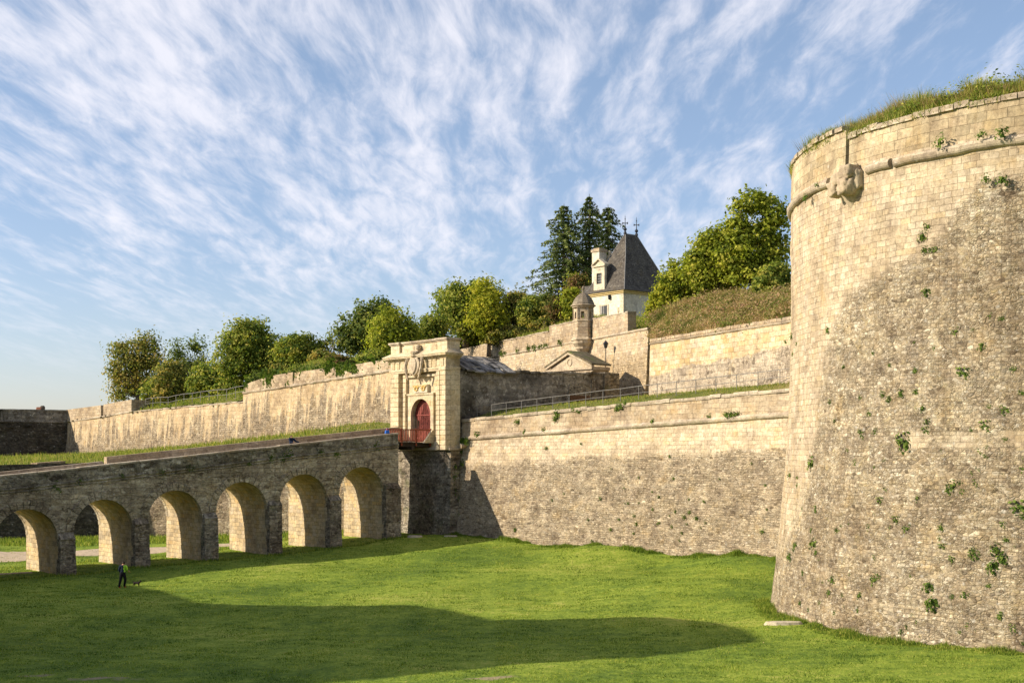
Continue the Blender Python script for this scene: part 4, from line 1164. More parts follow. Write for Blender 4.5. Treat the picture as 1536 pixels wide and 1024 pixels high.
wall_front('wall_face', [p[0] for p in P0], [p[1] for p in P0], [6]*4, M['left'], lc, batter=.08, thick=2, ds=.6, dz=.5, jit=.06, mask=mleft)
P1 = [lcp(365, 591), lcp(470, 575), lcp(592, 556.5)]
wall_front('wall_face', [p[0] for p in P1], [p[1] for p in P1], [6.5, 8, 10.5], M['left'], lc, batter=.08, thick=2, ds=.5, dz=.5, jit=.06, mask=mleft)
for p in (P0[:3],): sweep('string_course', [q[0] for q in p], [q[1]+.1 for q in p], halfround(.14, .2, 5), M['coping'], lc)
sweep('string_course', [q[0] for q in P1], [q[1]+.12 for q in P1], halfround(.17, .2, 5), M['coping'], lc, jit=.05)
coping('coping', [q[0] for q in P0[2:]], [q[1] for q in P0[2:]], M['coping'], lc, out=.06, th=.8, h=.16, ls=1.2)
# merlons at the far end
for (xa, xb, ya, yb, ca_, cb_) in ((99, 151, 614.5, 607.5, 632, 626), (155, 197, 606.5, 599, 625.5, 618)):
    A1, B1 = lcp(xa, ca_), lcp(xb, cb_); za1 = lcp(xa, ya)[1]; zb1 = lcp(xb, yb)[1]
    wall_front('merlon', [A1[0], B1[0]], [za1, zb1], [A1[1], B1[1]], M['parapet'], lc, batter=.02, thick=2.6, ds=.5, dz=.4, jit=.05)
# ruined parapet nearer the gate
for (xa, xb, ya, yb, ca_, cb_) in ((366, 400, 577, 566, 591, 586), (400, 440, 565, 558, 586, 580), (440, 503, 559, 550, 580, 570), (506, 530, 551, 560, 569.5, 566), (532, 592, 546.5, 537, 565.5, 556.5)):
    A1, B1 = lcp(xa, ca_), lcp(xb, cb_); za1 = lcp(xa, ya)[1]; zb1 = lcp(xb, yb)[1]
    wall_front('parapet', [A1[0], B1[0]], [za1, zb1], [A1[1]+.1, B1[1]+.1], M['parapet'], lc, batter=.02, thick=.8, ds=.4, dz=.4, jit=.14)
# far shaded wall
fd = Vector((-.85, -.5, 0)).normalized()
def FWat(t): q = Vector((K[0], K[1], 0))+fd*t; return (q.x, q.y)
fw = empty('far_flank_wall', (*FWat(8), 9), 'flank wall coloured dark as shade, with level parapet at the far left of the fortress', 'wall')
zf = H+(HZ-634)*180/F
FWP = [FWat(62), FWat(9.5), FWat(-.3)]
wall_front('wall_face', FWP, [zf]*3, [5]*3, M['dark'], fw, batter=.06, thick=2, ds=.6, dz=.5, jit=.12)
sweep('string_course', FWP, [zf+.12]*3, halfround(.15, .2, 5), M['passage'], fw)
wall_front('parapet', FWP[1:], [zf+1.55]*2, [zf+.1]*2, M['passage'], fw, batter=.02, thick=2, jit=.05)
wall_front('parapet', FWP[:2], [zf+2.7, zf+2.25], [zf+.1]*2, M['passage'], fw, batter=.02, thick=2, jit=.05)
sweep('parapet_cap', FWP[1:], [zf+1.55]*2, [(-2.1, 0), (.1, 0), (.1, .22), (-2.1, .22)], M['passage'], fw)
sweep('parapet_cap', FWP[:2], [zf+2.7, zf+2.25], [(-2.1, 0), (.1, 0), (.1, .2), (-2.1, .2)], M['passage'], fw)
qc = P(60, 612, 181)
ch = empty('brick_chimney', (qc.x, qc.y, zf+1.7), 'small reddish brick chimney stub standing on the far parapet', 'chimney')
T3 = lambda x, y, z: Vector((qc.x+x, qc.y+y, zf+1.7+z))
m = MB(T3); m.box(-.45, .3, -.4, .4, 0, .5, (.05, .05)); m.build('stack', M['terracotta'], ch, jit=.04, bevel=.04)
m = MB(T3); m.lathe([(.3, .1), (.36, .3), (.34, .55), (.2, .7)], (.35, 0, 0), 10); m.build('chimney_pot', M['bark'], ch)

def inv_line(p, a, b):
    """signed distance to the left of a->b"""
    return 0
BP = [(-83.4, 112.4), (-34.9, 124.5), (-10.2, 116.4), (-9, 124), (lc1.x, lc1.y+1), (K[0], K[1]+1), FWat(62)]
BC = [(-83, 112.5, 6.6), (-58, 118.7, 7.1), (-34.9, 124.5, 7.8), (-22, 120.4, 8.7), (-10.4, 117, 9.9), (lc1.x, lc1.y, H+(HZ-631)*122/F), (-20.4, 132.7, H+(HZ-646)*132.7/F), (-29.3, 143, H+(HZ-659)*143/F),
      (-45, 161.4, H+(HZ-677)*161/F), (-56, 174, H+(HZ-690)*174/F), (-61, 180, 7.8), (-68, 176, 7.6), (-85, 166, 7.4), (-110, 150, 7), (-50, 146, 8.45), (-42, 141, 8.45), (-56, 150, 8.3), (-60, 140, 8.1)]
def berm(X, Y): return tps(BC, X, Y, .02)+.1*fnoise(X, Y, .7, 2)
bx = np.arange(-114, -8, .8); by = np.arange(92, 183, .8)
grid_mesh('berm_ground', bx, by, berm, M['rough'], keep=lambda x, y: in_poly(BP, x, y))
# ruined stub of masonry and far coping on the berm
q1, q2 = P(54, 700, 122.5), P(99, 692, 125)
rs = wall_front('ruined_wall', [xy(q1), xy(q2)], [H-(694-HZ)*122.5/F, H-(691-HZ)*125/F], [5.5, 6], M['upper'], None, batter=.02, thick=.9, ds=.4, dz=.3, jit=.22)
tag(rs, 'low ruined stub of rubble wall in the grass beyond the bridge parapet', 'wall')

# ------------------------------------------------------------------ ramp between the curtain and the inner walls
vr = VC+.9
def R_(u, v, z): q = L(u, v, 0); return (q.x, q.y, z)
def yz(px, py, v): u = Lp(px, v); q = L(u, v, 0); return (q.x, q.y, H-(py-HZ)*q.y/F)
RP = [xy(L(3.6, vr, 0)), xy(L(50, vr, 0)), (27, 80), (23.9, 80.5), (19.9, 90.5), (12.3, 108), (13.9, 126), xy(L(3.5, VE+1, 0)), xy(L(3.5, 1.6, 0))]
RC = [(*xy(L(u, VC+1.35, 0)), pz(u)+.02) for u in (4, 12, 20, 28, 36, 44)]+[(*xy(L(u, VC+3.4, 0)), pz(u)+.5+.008*u) for u in (6, 12, 20, 28, 36, 44)]
RC += [(*xy(L(4, v, 0)), z) for v, z in ((3.5, H+3.4), (8, H+3.75), (14, H+4.4), (VE, H+4.9))]+[(11.4, 108, H+5.35), (15, 99, H+5.4), (19.1, 90, H+5.4), (23.5, 80, H+5.5), (13, 124, H+5.2)]
def ramp_z(X, Y):
    dx, dy = X-O.x, Y-O.y; u = dx*CA.x+dy*CA.y; v = dx*BA.x+dy*BA.y-VC-1.3; v = np.maximum(v, 0)
    return pz(u)+.02+.62*(1-np.exp(-v/1.6))+.07*v+.03*fnoise(X, Y, 1.2, 5)
grid_mesh('ramp_ground', np.arange(-7, 32, .5), np.arange(76, 128, .5), ramp_z, M['rough'], keep=lambda x, y: in_poly(RP, x, y))

# railing
def railing(name, label, pts, zf_, h, sp, parent=None, mid=True, rr=.027, mat='steel', group=None):
    a = Vector((*pts[0], 0)); b = Vector((*pts[-1], 0)); l = (b-a).length; n = max(2, int(l/sp))
    r = empty(name, (a.x, a.y, zf_(a.x, a.y)), label, 'railing', group)
    tops = []
    for k in range(n+1):
        p = a.lerp(b, k/n); z = zf_(p.x, p.y)
        m = MB(); m.tube([(p.x, p.y, z-.2), (p.x, p.y, z+h)], rr, 6); m.build('post', M[mat], r)
        tops.append((p.x, p.y, z+h))
    m = MB(); m.tube(tops, rr*.9, 6); m.build('top_rail', M[mat], r)
    if mid: m = MB(); m.tube([(x, y, z-h*.5) for x, y, z in tops], rr*.7, 6); m.build('middle_rail', M[mat], r)
    return r
rz = lambda x, y: float(ramp_z(np.array([x]), np.array([y]))[0])
vR = VC+3.3
railing('ramp_railing', 'long thin grey metal railing climbing the grassy ramp above the curtain wall', [xy(L(max(4.35, Lp(712, 2.9)), 2.9, 0)), xy(L(46, vR+.4, 0))], rz, 1.0, 1.75)

# ------------------------------------------------------------------ high ground behind the walls
HP = [FWat(62), FWat(0), (lc1.x, lc1.y+.8), (-12.5, 186), (UW0.x, UW0.y+.5), (13.9, 125.3), (12.4, 108.2), (20, 90.4), (24.6, 80), (40, 82), (90, 95), (120, 260), (-150, 260), (-150, 150)]
def onl(px, py, Y): q = P(px, py, Y); return (q.x, q.y, q.z)
HC = [(-112, 151, 12), (-80, 170, 12.3), (-61, 182, 12.6)]
for px, py in ((100, 630), (150, 623), (200, 614), (280, 605), (365, 597), (366, 590), (420, 575), (470, 566), (530, 556), (585, 545)):
    q = LCat(px); HC.append((q.x+.6, q.y+1.0, H-(py-HZ)*(q.y+1)/F))
HC += [onl(230, 600, 175), onl(300, 594, 170), onl(380, 585, 160), onl(450, 552, 150), onl(520, 540, 145), onl(560, 538, 150), onl(640, 520, 165), onl(440, 548, 140),
       (-10, 140, H+8.5), (-10, 160, H+11), (-9, 182, ZU+1.6), (-2, 164, ZU+1.7), (3, 152, ZU+1.8), (7, 142, ZU+1.7), (10, 134.5, ZU+1), (13, 128, ZU+.1), (12.3, 126, ZU+.1),
       onl(760, 496, 172), onl(830, 485, 160), onl(700, 507, 180), onl(900, 477, 150), onl(880, 478, 158), (14, 152, H+15.2), (18, 146, H+14.6),
       (12.6, 118, H+10.3), (12, 110, ZA+.3), (15.6, 100, ZA+.35), (19.6, 91, ZA+.35), (23.5, 82, ZA+.4), (14.0, 128, H+12.2), (15, 112, H+11.4), (17.5, 104, H+11.2), (22, 95, H+11.3), (26.5, 86, H+11.5),
       onl(985, 467, 124), onl(1040, 458, 119), onl(1100, 451, 114), onl(1185, 444, 104), (28, 95, H+12.9), (24, 115, H+14), (22, 128, H+14.7), (40, 100, H+14.5),
       (0, 220, H+17), (50, 200, H+16), (-60, 220, H+6), (-120, 230, H+4), (100, 150, H+14), (-30, 190, H+10), (-15, 200, H+14)]
def hill(X, Y): return np.clip(tps(HC, X, Y, .015), H+2, H+19)+.12*fnoise(X, Y, .6, 4)+.05*fnoise(X, Y, 2, 8)
grid_mesh('rampart_hill', np.arange(-150, 120, 1.0), np.arange(78, 260, 1.0), hill, M['rough'], keep=lambda x, y: in_poly(HP, x, y))
hz = lambda x, y: float(hill(np.array([x]), np.array([y]))[0])
qa, qb = LCat(200), LCat(362); off = Vector((.78, .62, 0))*1.6
railing('rampart_railing', 'thin dull metal railing along the grassy edge of the left rampart', [xy(qa+off), xy(qb+off)], hz, 1.25, 2.0, rr=.04, mat='steel')

# ------------------------------------------------------------------ slate roofed house
HO = Vector((12.75, 150, 0)); ZB = H+14.6; ZE = H+18.75
hs = empty('slate_roofed_house', (HO.x-1.8, HO.y+2, ZB), 'white limewashed house with steep slate pavilion roof, stone dormer and two iron finials', 'house')
HT = lambda x, y, z: HO+CA*x+BA*y+Vector((0, 0, z))
def HM(): return MB(HT)
m = HM(); m.box(-5.7, 0, 0, 4.3, ZB-2, ZE-.2); m.build('wall', M['render'], hs)
m = HM()
for (x, y) in ((0, 0), (-5.7, 0)):
    z = ZB-1; k = 0
    while z < ZE-.35:
        w = .5 if k % 2 else .34; w2 = .34 if k % 2 else .5
        if x == 0: m.box(-w, .03, -.03, w2, z, z+.33)
        else: m.box(x-.03, x+w, -.03, w2, z, z+.33)
        z += .345; k += 1
m.build('quoins', M['trimstone'], hs)
M['yellowstone'] = plain('ochre_stone', (.55, .42, .2), .9, .1, .15)
m = HM(); m.box(-5.85, .15, -.15, 4.4, ZE-.38, ZE-.2); m.box(-6.0, .3, -.3, 4.5, ZE-.2, ZE-.05); m.build('eaves_cornice', M['yellowstone'], hs)
cx0, cy0 = -2.85, 3.15
rings = [(ZE-.05, 3.42, -.42, 8.95, 0), (ZE+.5, 3.0, .0, 8.35, 0), (ZE+1.2, 2.66, .35, 7.75, .03), (ZE+2.3, 2.2, .8, 7.0, .08), (ZE+4.2, 1.35, 1.65, 6.0, .2), (ZE+6.95, .07, 2.8, 4.7, .35)]
m = HM(); vs = []
for (z, hx, ya, yb, ox) in rings:
    for sx, y in ((-1, ya), (1, ya), (1, yb), (-1, yb)): vs.append((cx0+ox+sx*hx, y, z))
fs = []; uvs = []
for i in range(len(rings)-1):
    for k in range(4):
        f = (i*4+k, i*4+(k+1) % 4, (i+1)*4+(k+1) % 4, (i+1)*4+k); fs.append(f)
        ax = 0 if k % 2 == 0 else 1
        uvs.append([(vs[x][ax], vs[x][2]) for x in f])
fs.append((0, 1, 2, 3)); uvs.append([(vs[x][0], vs[x][1]) for x in (0, 1, 2, 3)]); t_ = (len(rings)-1)*4
fs.append((t_, t_+1, t_+2, t_+3)); uvs.append([(0, 0)]*4)
m.add(vs, fs, uvs); roof = m.build('roof', M['slate'], hs)
m = HM()
for k in range(4):
    m.tube([vs[i*4+k] for i in range(len(rings))], .055, 5)
m.tube([(cx0+.35, cy0+.6-.95, ZE+6.97), (cx0+.35, cy0+.6+.95, ZE+6.97)], .09, 6); m.build('ridge_lead', M['steel'], roof)
for s in (-1, 1):
    fx, fy, fz = cx0+.35, cy0+.6+s*.95, ZE+6.95
    m = HM(); m.lathe([(.2, 0), (.16, .25), (.06, .35), (.2, .5), (.2, .62), (.05, .8), (.03, 2.0), (.005, 2.25)], (fx, fy, fz), 8)
    m.box(fx-.4, fx+.4, fy-.02, fy+.02, fz+1.25, fz+1.3); m.box(fx-.02, fx+.02, fy-.4, fy+.4, fz+1.25, fz+1.3)
    for d in ((.4, 0), (-.4, 0), (0, .4), (0, -.4)): m.lathe([(.01, -.1), (.07, 0), (.01, .1)], (fx+d[0], fy+d[1], fz+1.28), 6)
    m.lathe([(.01, -.12), (.08, 0), (.01, .12)], (fx, fy, fz+1.75), 6); m.build('finial', M['iron'], roof)
# dormer
dx0, dx1 = -4.75, -2.95; dm = (dx0+dx1)/2; z0, z1 = ZE+.15, ZE+3.0
m = HM(); wall_with_arch(m, dx0-dm, dx1-dm, z0, z1, .42, z0+1.9, 0, .3, n=2) if False else None
m.box(dx0, dx1, -.15, 2.6, z0, z0+.85); m.box(dx0, dm-.42, -.15, .2, z0+.85, z1-.75); m.box(dm+.42, dx1, -.15, .2, z0+.85, z1-.75); m.box(dx0, dx1, -.15, .2, z1-.75, z1)
dor = m.build('dormer', M['trimstone'], hs)
m = HM(); m.box(dx0+.1, dx1-.1, .2, 2.5, z0+.85, z1); m.prism([(dx0+.1, z1), (dx1-.1, z1), (dm, z1+.55)], .2, 2.6); m.build('dormer_cheeks', M['slate'], dor)
m = HM(); m.box(dx0-.16, dx1+.16, -.32, .3, z1, z1+.16)
m.prism([(dx0-.16, z1+.16), (dx1+.16, z1+.16), (dm, z1+.82)], -.12, .25)
for s, x0 in ((1, dx0-.2), (-1, dx1+.2)): m.prism([(x0, z1+.165), (x0, z1+.3), (dm, z1+.99), (dm, z1+.84)][::s], -.34, .4)
m.build('pediment', M['trimstone'], dor)
def window(par, x0, x1, y, za_, zb2, nx, nz, fm='whitepaint', glass='glass'):
    m = HM(); m.box(x0, x1, y+.1, y+.13, za_, zb2); gl = m.build('window', M[glass], par)
    m = HM(); t = .045
    for i in range(nx+1): x = x0+(x1-x0)*i/nx; m.box(x-t/2, x+t/2, y+.04, y+.1, za_, zb2)
    for i in range(nz+1): z = za_+(zb2-za_)*i/nz; m.box(x0, x1, y+.045, y+.095, z-t/2, z+t/2)
    m.build('glazing_bars', M[fm], gl); return gl
window(dor, dm-.42, dm+.42, -.05, z0+.85, z1-.75, 3, 4, 'steel')
# ground-floor window with one shutter folded in, dark opening
m = HM(); xw0, xw1 = -3.75, -2.6; za1, zb1 = H+14.9, H+17.15
m.box(xw0-.2, xw0, -.06, .02, za1-.1, zb1+.15); m.box(xw1, xw1+.2, -.06, .02, za1-.1, zb1+.15); m.box(xw0, xw1, -.062, .02, zb1, zb1+.15)
wf = m.build('window_surround', M['trimstone'], hs)
m = HM(); m.box(xw0, xw1, -.03, -.01, za1, zb1); m.build('window_opening', M['iron'], wf)
m = HM(); m.box(xw0, xw0+.32, -.05, -.03, za1, zb1); m.box(xw0+.52, xw0+.62, -.05, -.03, za1, zb1); m.build('casement', M['steel'], wf)
m = HM(); m.lathe([(.05, 0), (.16, .1), (.18, .45), (.05, .6)], (-2.15, -.15, H+17.75), 6); m.box(-2.2, -2.1, -.2, 0, H+18.3, H+18.36); m.build('wall_lantern', M['iron'], hs)
m = HM(); m.box(-.95, -.7, -.04, .0, ZB+.2, ZB+2.2); m.build('worn_patch', M['carved'], hs)
# chimney
m = HM(); m.box(-5.75, -4.55, .55, 1.75, ZE-.3, H+23.9); chm = m.build('chimney', M['render'], hs)
m = HM(); m.box(-5.85, -4.45, .45, 1.85, H+23.7, H+24.0); m.box(-5.65, -4.65, .65, 1.65, H+24.0, H+24.15); m.build('chimney_cap', M['carved'], chm)
m = HM(); m.lathe([(.16, 0), (.2, .3), (.16, .5)], (-4.5, 2.3, H+23.4), 8); m.box(-4.8, -4.2, 2.0, 2.6, H+22.4, H+23.4); m.build('flue', M['trimstone'], chm)
# low wing to the left
m = HM(); m.box(-9.5, -5.71, .8, 5.0, ZB-2, ZE-1.2); m.build('wing_wall', M['render'], hs)
m = HM(); m.prism_x([(.3, ZE-1.3), (.3, ZE-1.15), (2.9, ZE+1.5), (5.5, ZE-1.15), (5.5, ZE-1.3)], -9.8, -5.6); m.build('wing_roof', M['slate'], hs)
m = HM(); m.box(-5.0, -.7, 4.31, 8.5, ZB-2, ZE-.06); m.build('rear_wall', M['carved'], hs)

# ------------------------------------------------------------------ unseen outwork block, outline traced back from its lawn shadow
SUN_EL = math.radians(26.0); SD = Vector((-.986, -.167, 0)).normalized()
TE = math.tan(SUN_EL)
ZO = 17.8
gp = [(150, 868, .3), (250, 889, .15), (312, 911, .1), (370, 915, .12), (500, 914, .2), (620, 912, .3), (680, 918, .35), (740, 929, .4), (880, 930, .45), (1000, 930, .5), (1080, 936, .6), (1125, 946, .7), (1136, 957, .75),
      (1100, 968, .65), (1000, 982, .55), (850, 993, .45), (700, 1003, .4), (480, 1026, .3), (250, 1046, .3), (-100, 1080, .2)]
op = []
for (px, py, z) in gp:
    Y = (H-z)*F/(py-HZ); X = (px-768)*Y/F; s = (ZO-z)/TE
    op.append((X+SD.x*s, Y+SD.y*s))
op += [(op[-1][0]-25, op[-1][1]-2), (op[0][0]-25, op[0][1]-2)]
ow = empty('outwork_shadow_caster', (-45, 58, 0), 'unseen outwork block left of the view, shaped to throw the lawn shadow', 'bastion')
m = MB(); m.prism([(0, 0)]*0+[(x, y) for x, y in op], 0, 1) if False else None
n = len(op); vs = [(x, y, -1) for x, y in op]+[(x, y, ZO) for x, y in op]
fs = [tuple(range(n)), tuple(range(2*n-1, n-1, -1))]+[(i, n+i, n+(i+1) % n, (i+1) % n) for i in range(n)]
m.add(vs, fs); m.build('wall', M['curtain'], ow)

# ------------------------------------------------------------------ vegetation
def sphere_pts(n, c, r, shell=.55):
    d = rng.normal(size=(n, 3)); d /= np.linalg.norm(d, axis=1)[:, None]
    rad = rng.uniform(shell**3, 1, n)**(1/3)
    return np.array(c)+d*rad[:, None]*np.array(r), d
def tree(label, base, top_z, lobes, mat, nl, ls, group='trees along the ramparts', name='broadleaf_tree', cat='tree', clump=.55, trunk_r=.22, tshift=0, core=.3, twigs=0):
    """lobes: list of (dx, dy, dz_centre, rx, ry, rz) relative to the base"""
    base = Vector(base)
    r = empty(name, tuple(base), label, cat, group)
    nl = int(nl*1.3); ls = ls*1.06
    vol = np.array([l[3]*l[4]*l[5] for l in lobes]); vol = vol**.75/np.sum(vol**.75)
    cs = []; ts = []; outs = []; cc = []
    for l, w in zip(lobes, vol):
        nc = max(5, int(nl*w/26))
        c, d = sphere_pts(nc, (base.x+l[0], base.y+l[1], base.z+l[2]), l[3:6], core)
        # irregular outline
        j = np.array([noise.noise(Vector(p)*.42) for p in c])
        c = c+d*(j*.85*np.mean(l[3:6]))[:, None]
        for p, dd_ in zip(c, d):
            k = int(26*random.uniform(.6, 1.4)); cr = clump*random.uniform(.5, 1.25)
            q = rng.normal(size=(k, 3))*np.array([cr, cr, cr*.62])*.55
            cs.append(p+q); outs.append(np.repeat(dd_[None, :], k, 0)*.35+q/cr*.6+np.array([0, 0, .35]))
            ts.append(np.clip(random.uniform(.0, .95)+rng.normal(size=k)*.12, 0, 1)); 
        cc.append(c)
    for _ in range(twigs):       # long shoots that stick out of the crown
        l = random.choice(lobes); a = random.uniform(0, 2*math.pi)
        p0 = np.array([base.x+l[0]+math.cos(a)*l[3]*.6, base.y+l[1]+math.sin(a)*l[4]*.6, base.z+l[2]+l[5]*random.uniform(.5, .9)])
        dv = np.array([math.cos(a)*.35, math.sin(a)*.35, 1.0]); ln_ = random.uniform(.5, 1.3)
        k = 14; t = rng.uniform(0, 1, k)[:, None]
        cs.append(p0+dv*t*ln_+rng.normal(size=(k, 3))*.09); outs.append(np.tile(dv, (k, 1))); ts.append(rng.uniform(.2, .8, k))
    cen = np.concatenate(cs); out = np.concatenate(outs); tint = np.concatenate(ts)
    leaves('crown', cen, ls, mat, r, tint, out)
    allc = np.concatenate(cc)
    m = MB()
    lowest = min(l[2]-l[5] for l in lobes); fork = base+Vector((tshift, 0, max(.6, lowest+.5)))
    m.tube([base-Vector((0, 0, .6)), base.lerp(fork, .5)+Vector((.05, 0, 0)), fork], [trunk_r*1.25, trunk_r, trunk_r*.85], 8)
    idx = rng.choice(len(allc), min(len(allc), 12), replace=False)
    for i in idx:
        e = Vector(allc[i]); mid_ = fork.lerp(e, .5)+Vector((random.uniform(-.3, .3), random.uniform(-.3, .3), .3))
        m.tube([fork-Vector((0, 0, .2)), mid_, e], [trunk_r*.5, trunk_r*.3, .03], 5, cap=False)
    m.build('trunk', M['bark'], r, smooth=True)
    return r
def tree_px(label, px, pytop, pybase, Y, hw, mat, nl, ls=.16, lob=None, zb=None, **k):
    """a tree whose crown spans the given picture height at distance Y"""
    q = P(px, pybase, Y); base = Vector((q.x, q.y, (hz(q.x, q.y) if zb is None else zb)-.2))
    top = H-(pytop-HZ)*Y/F; h = top-base.z; w = hw*Y/F
    if lob is None:
        lob = [(0, 0, .62, .62, .62, .36), (-.55, .1, .48, .48, .5, .3), (.55, -.1, .5, .48, .5, .3), (-.15, -.3, .75, .42, .4, .24), (.3, .2, .78, .36, .4, .2), (-.4, -.2, .3, .4, .4, .2), (.45, .1, .3, .4, .4, .2)]
    L_ = [(a*w, b*w*.8, c*h, rx*w, ry*w*.8, rz*h) for a, b, c, rx, ry, rz in lob]
    return tree(label, base, top, L_, M[mat], nl, ls, clump=k.pop('clump', .11*h+.2), **k)
LOOSE = [(-.45, 0, .72, .38, .4, .2), (.3, .1, .84, .35, .4, .15), (-.7, .1, .45, .3, .35, .16), (.55, 0, .6, .35, .35, .18), (0, 0, .55, .4, .4, .2), (-.15, .2, .3, .45, .4, .16), (.6, -.1, .33, .35, .3, .16), (-.6, 0, .22, .3, .3, .12)]
ROUND = [(0, 0, .6, .9, .9, .38), (-.3, -.2, .7, .6, .6, .28), (.35, .1, .68, .6, .6, .28), (0, -.1, .35, .85, .8, .28)]
BUSH = [(0, 0, .5, .9, .8, .42), (-.45, 0, .38, .5, .5, .34), (.45, 0, .42, .5, .5, .34), (.1, .1, .68, .5, .5, .3)]
tree_px('open olive-brown tree standing at the far left end of the rampart trees', 206, 496, 606, 176, 42, 'lf_olive', 9000, .17, LOOSE, trunk_r=.3, twigs=10)
tree_px('thin dark open tree just right of the olive-brown one', 283, 504, 604, 185, 36, 'lf_dark', 4200, .17, LOOSE, trunk_r=.2, twigs=10)
tree_px('olive tree with yellowing top behind the left railing', 262, 540, 606, 166, 36, 'lf_olive', 6500, .16, BUSH)
tree_px('low yellow-green bush at the rail between two taller trees', 318, 545, 602, 163, 34, 'lf_mid', 6500, .16, BUSH)
tree_px('tall green tree with bare twigs above its crown, behind the left railing', 373, 478, 598, 158, 46, 'lf_mid', 13000, .17, twigs=26, trunk_r=.3)
tree_px('dark bluish tree filling the gap behind the tall twiggy tree', 412, 505, 590, 168, 34, 'lf_dark', 6000, .17, twigs=8)
tree_px('rounded green bush tree on the ruined parapet left of the big dark tree', 452, 503, 572, 150, 38, 'lf_mid', 8000, .16, ROUND)
tree_px('bush with dark foliage covering the ruined parapet corner', 395, 558, 598, 148, 24, 'lf_dark', 3000, .14, BUSH)
tree_px('small leafless mauve tree peeping beside the big dark tree', 494, 500, 556, 185, 12, 'lf_red', 450, .13, LOOSE, trunk_r=.1)
tree_px('big dense dark green tree with ragged top behind the gate', 562, 458, 552, 150, 60, 'lf_dark', 17000, .17, None, twigs=40, trunk_r=.35)
tree_px('bright green bushy tree directly above the left end of the gate', 592, 468, 556, 142, 44, 'lf_bright', 9500, .16, ROUND, twigs=14)
tree_px('dark green tree top just left of the round tree', 648, 470, 545, 160, 24, 'lf_mid', 5000, .16, ROUND)
tree_px('broad round topped tree with coppery crown behind the gate roof', 698, 418, 514, 168, 44, 'lf_mid', 15000, .18, ROUND, trunk_r=.35)
tree_px('golden yellow-green tree in front of the broad round tree', 733, 422, 512, 160, 28, 'lf_yellow', 6500, .17, [(0, 0, .7, .8, .8, .28), (-.2, -.2, .45, .7, .6, .25), (.3, 0, .5, .7, .7, .25)])
tree_px('greyish tree with fading leaves beside the golden tree', 772, 432, 512, 170, 30, 'lf_olive', 6500, .17, None, twigs=6)
tree_px('mid green bush in the middle of the shrub belt below the conifers', 800, 446, 508, 166, 24, 'lf_mid', 4500, .16, ROUND)
tree_px('dark ivy-like shrub below the left conifer', 826, 442, 502, 166, 20, 'lf_dark', 4500, .16, ROUND)
tree_px('low pale bush at the wall edge under the golden tree', 762, 485, 515, 160, 34, 'lf_olive', 3500, .14, BUSH)
tree_px('russet creeper-clad shrub left of the sentry turret', 836, 448, 497, 158, 13, 'lf_red', 2200, .14, ROUND)
tree_px('yellow-green sapling hanging behind the sentry turret', 856, 432, 492, 156, 14, 'lf_bright', 3000, .15, ROUND)
tree_px('russet and green shrub against the left side of the house', 868, 408, 470, 162, 13, 'lf_red', 3000, .15, ROUND)
tree_px('light green sapling between the conifers and the dormer', 864, 410, 480, 165, 12, 'lf_bright', 1800, .15, ROUND)
tree_px('low green bush at the rail between the tall twiggy tree and the olive one', 345, 566, 602, 160, 24, 'lf_mid', 3500, .15, BUSH)
tree_px('spreading bush behind the ruined parapet, left of the rounded green one', 428, 538, 584, 150, 26, 'lf_olive', 4000, .15, BUSH)
tree_px('low bush with reddish tips between the rounded green one and the mauve tree', 482, 528, 566, 146, 26, 'lf_olive', 4000, .15, BUSH)
tree_px('low russet tinted scrub on the ruined parapet below the big dark tree', 512, 534, 560, 140, 24, 'lf_red', 2600, .14, BUSH)
tree_px('low green bush at the parapet edge just left of the gate cornice', 560, 524, 552, 136, 24, 'lf_mid', 3000, .14, BUSH)
tree_px('dense low bush under the first gap of the left tree belt', 235, 562, 608, 168, 26, 'lf_mid', 3500, .15, BUSH)
tree_px('low brownish scrub among the bushes under the conifers', 815, 474, 506, 158, 26, 'lf_olive', 2600, .14, BUSH)
tree_px('low mid green scrub at the wall edge below the golden tree', 720, 478, 516, 168, 34, 'lf_mid', 4000, .15, BUSH)
# right-hand mound
tree_px('tall bright green open tree beside the rim of the big bastion', 1134, 283, 446, 121, 54, 'lf_bright', 11000, .17,
        [(-.1, 0, .84, .5, .5, .13), (.45, .1, .74, .45, .5, .15), (-.55, 0, .68, .42, .4, .12), (.1, .1, .56, .8, .6, .14), (.5, 0, .4, .55, .5, .16), (-.4, -.1, .4, .6, .5, .16), (0, 0, .22, .95, .6, .18)], twigs=24, trunk_r=.3, clump=.75)
tree_px('dense yellow-green shrub tree at the middle of the grass mound', 1075, 345, 452, 123, 46, 'lf_bright', 12000, .16, None, twigs=24, clump=.8)
tree_px('rounded yellow-green shrub beside the right eave of the house', 1018, 388, 458, 127, 42, 'lf_bright', 9500, .15, BUSH, twigs=20, clump=.65)
tree_px('darker olive shrub filling the back of the mound thicket', 1050, 370, 450, 135, 40, 'lf_olive', 6500, .17, BUSH, clump=.8)
tree_px('low leafy shrub in front of the tall bright tree, touching the bastion', 1160, 392, 442, 112, 30, 'lf_mid', 5000, .14, BUSH)
tree_px('small shrub with golden leaves at the left foot of the mound thicket', 990, 420, 462, 126, 18, 'lf_yellow', 2600, .14, BUSH)

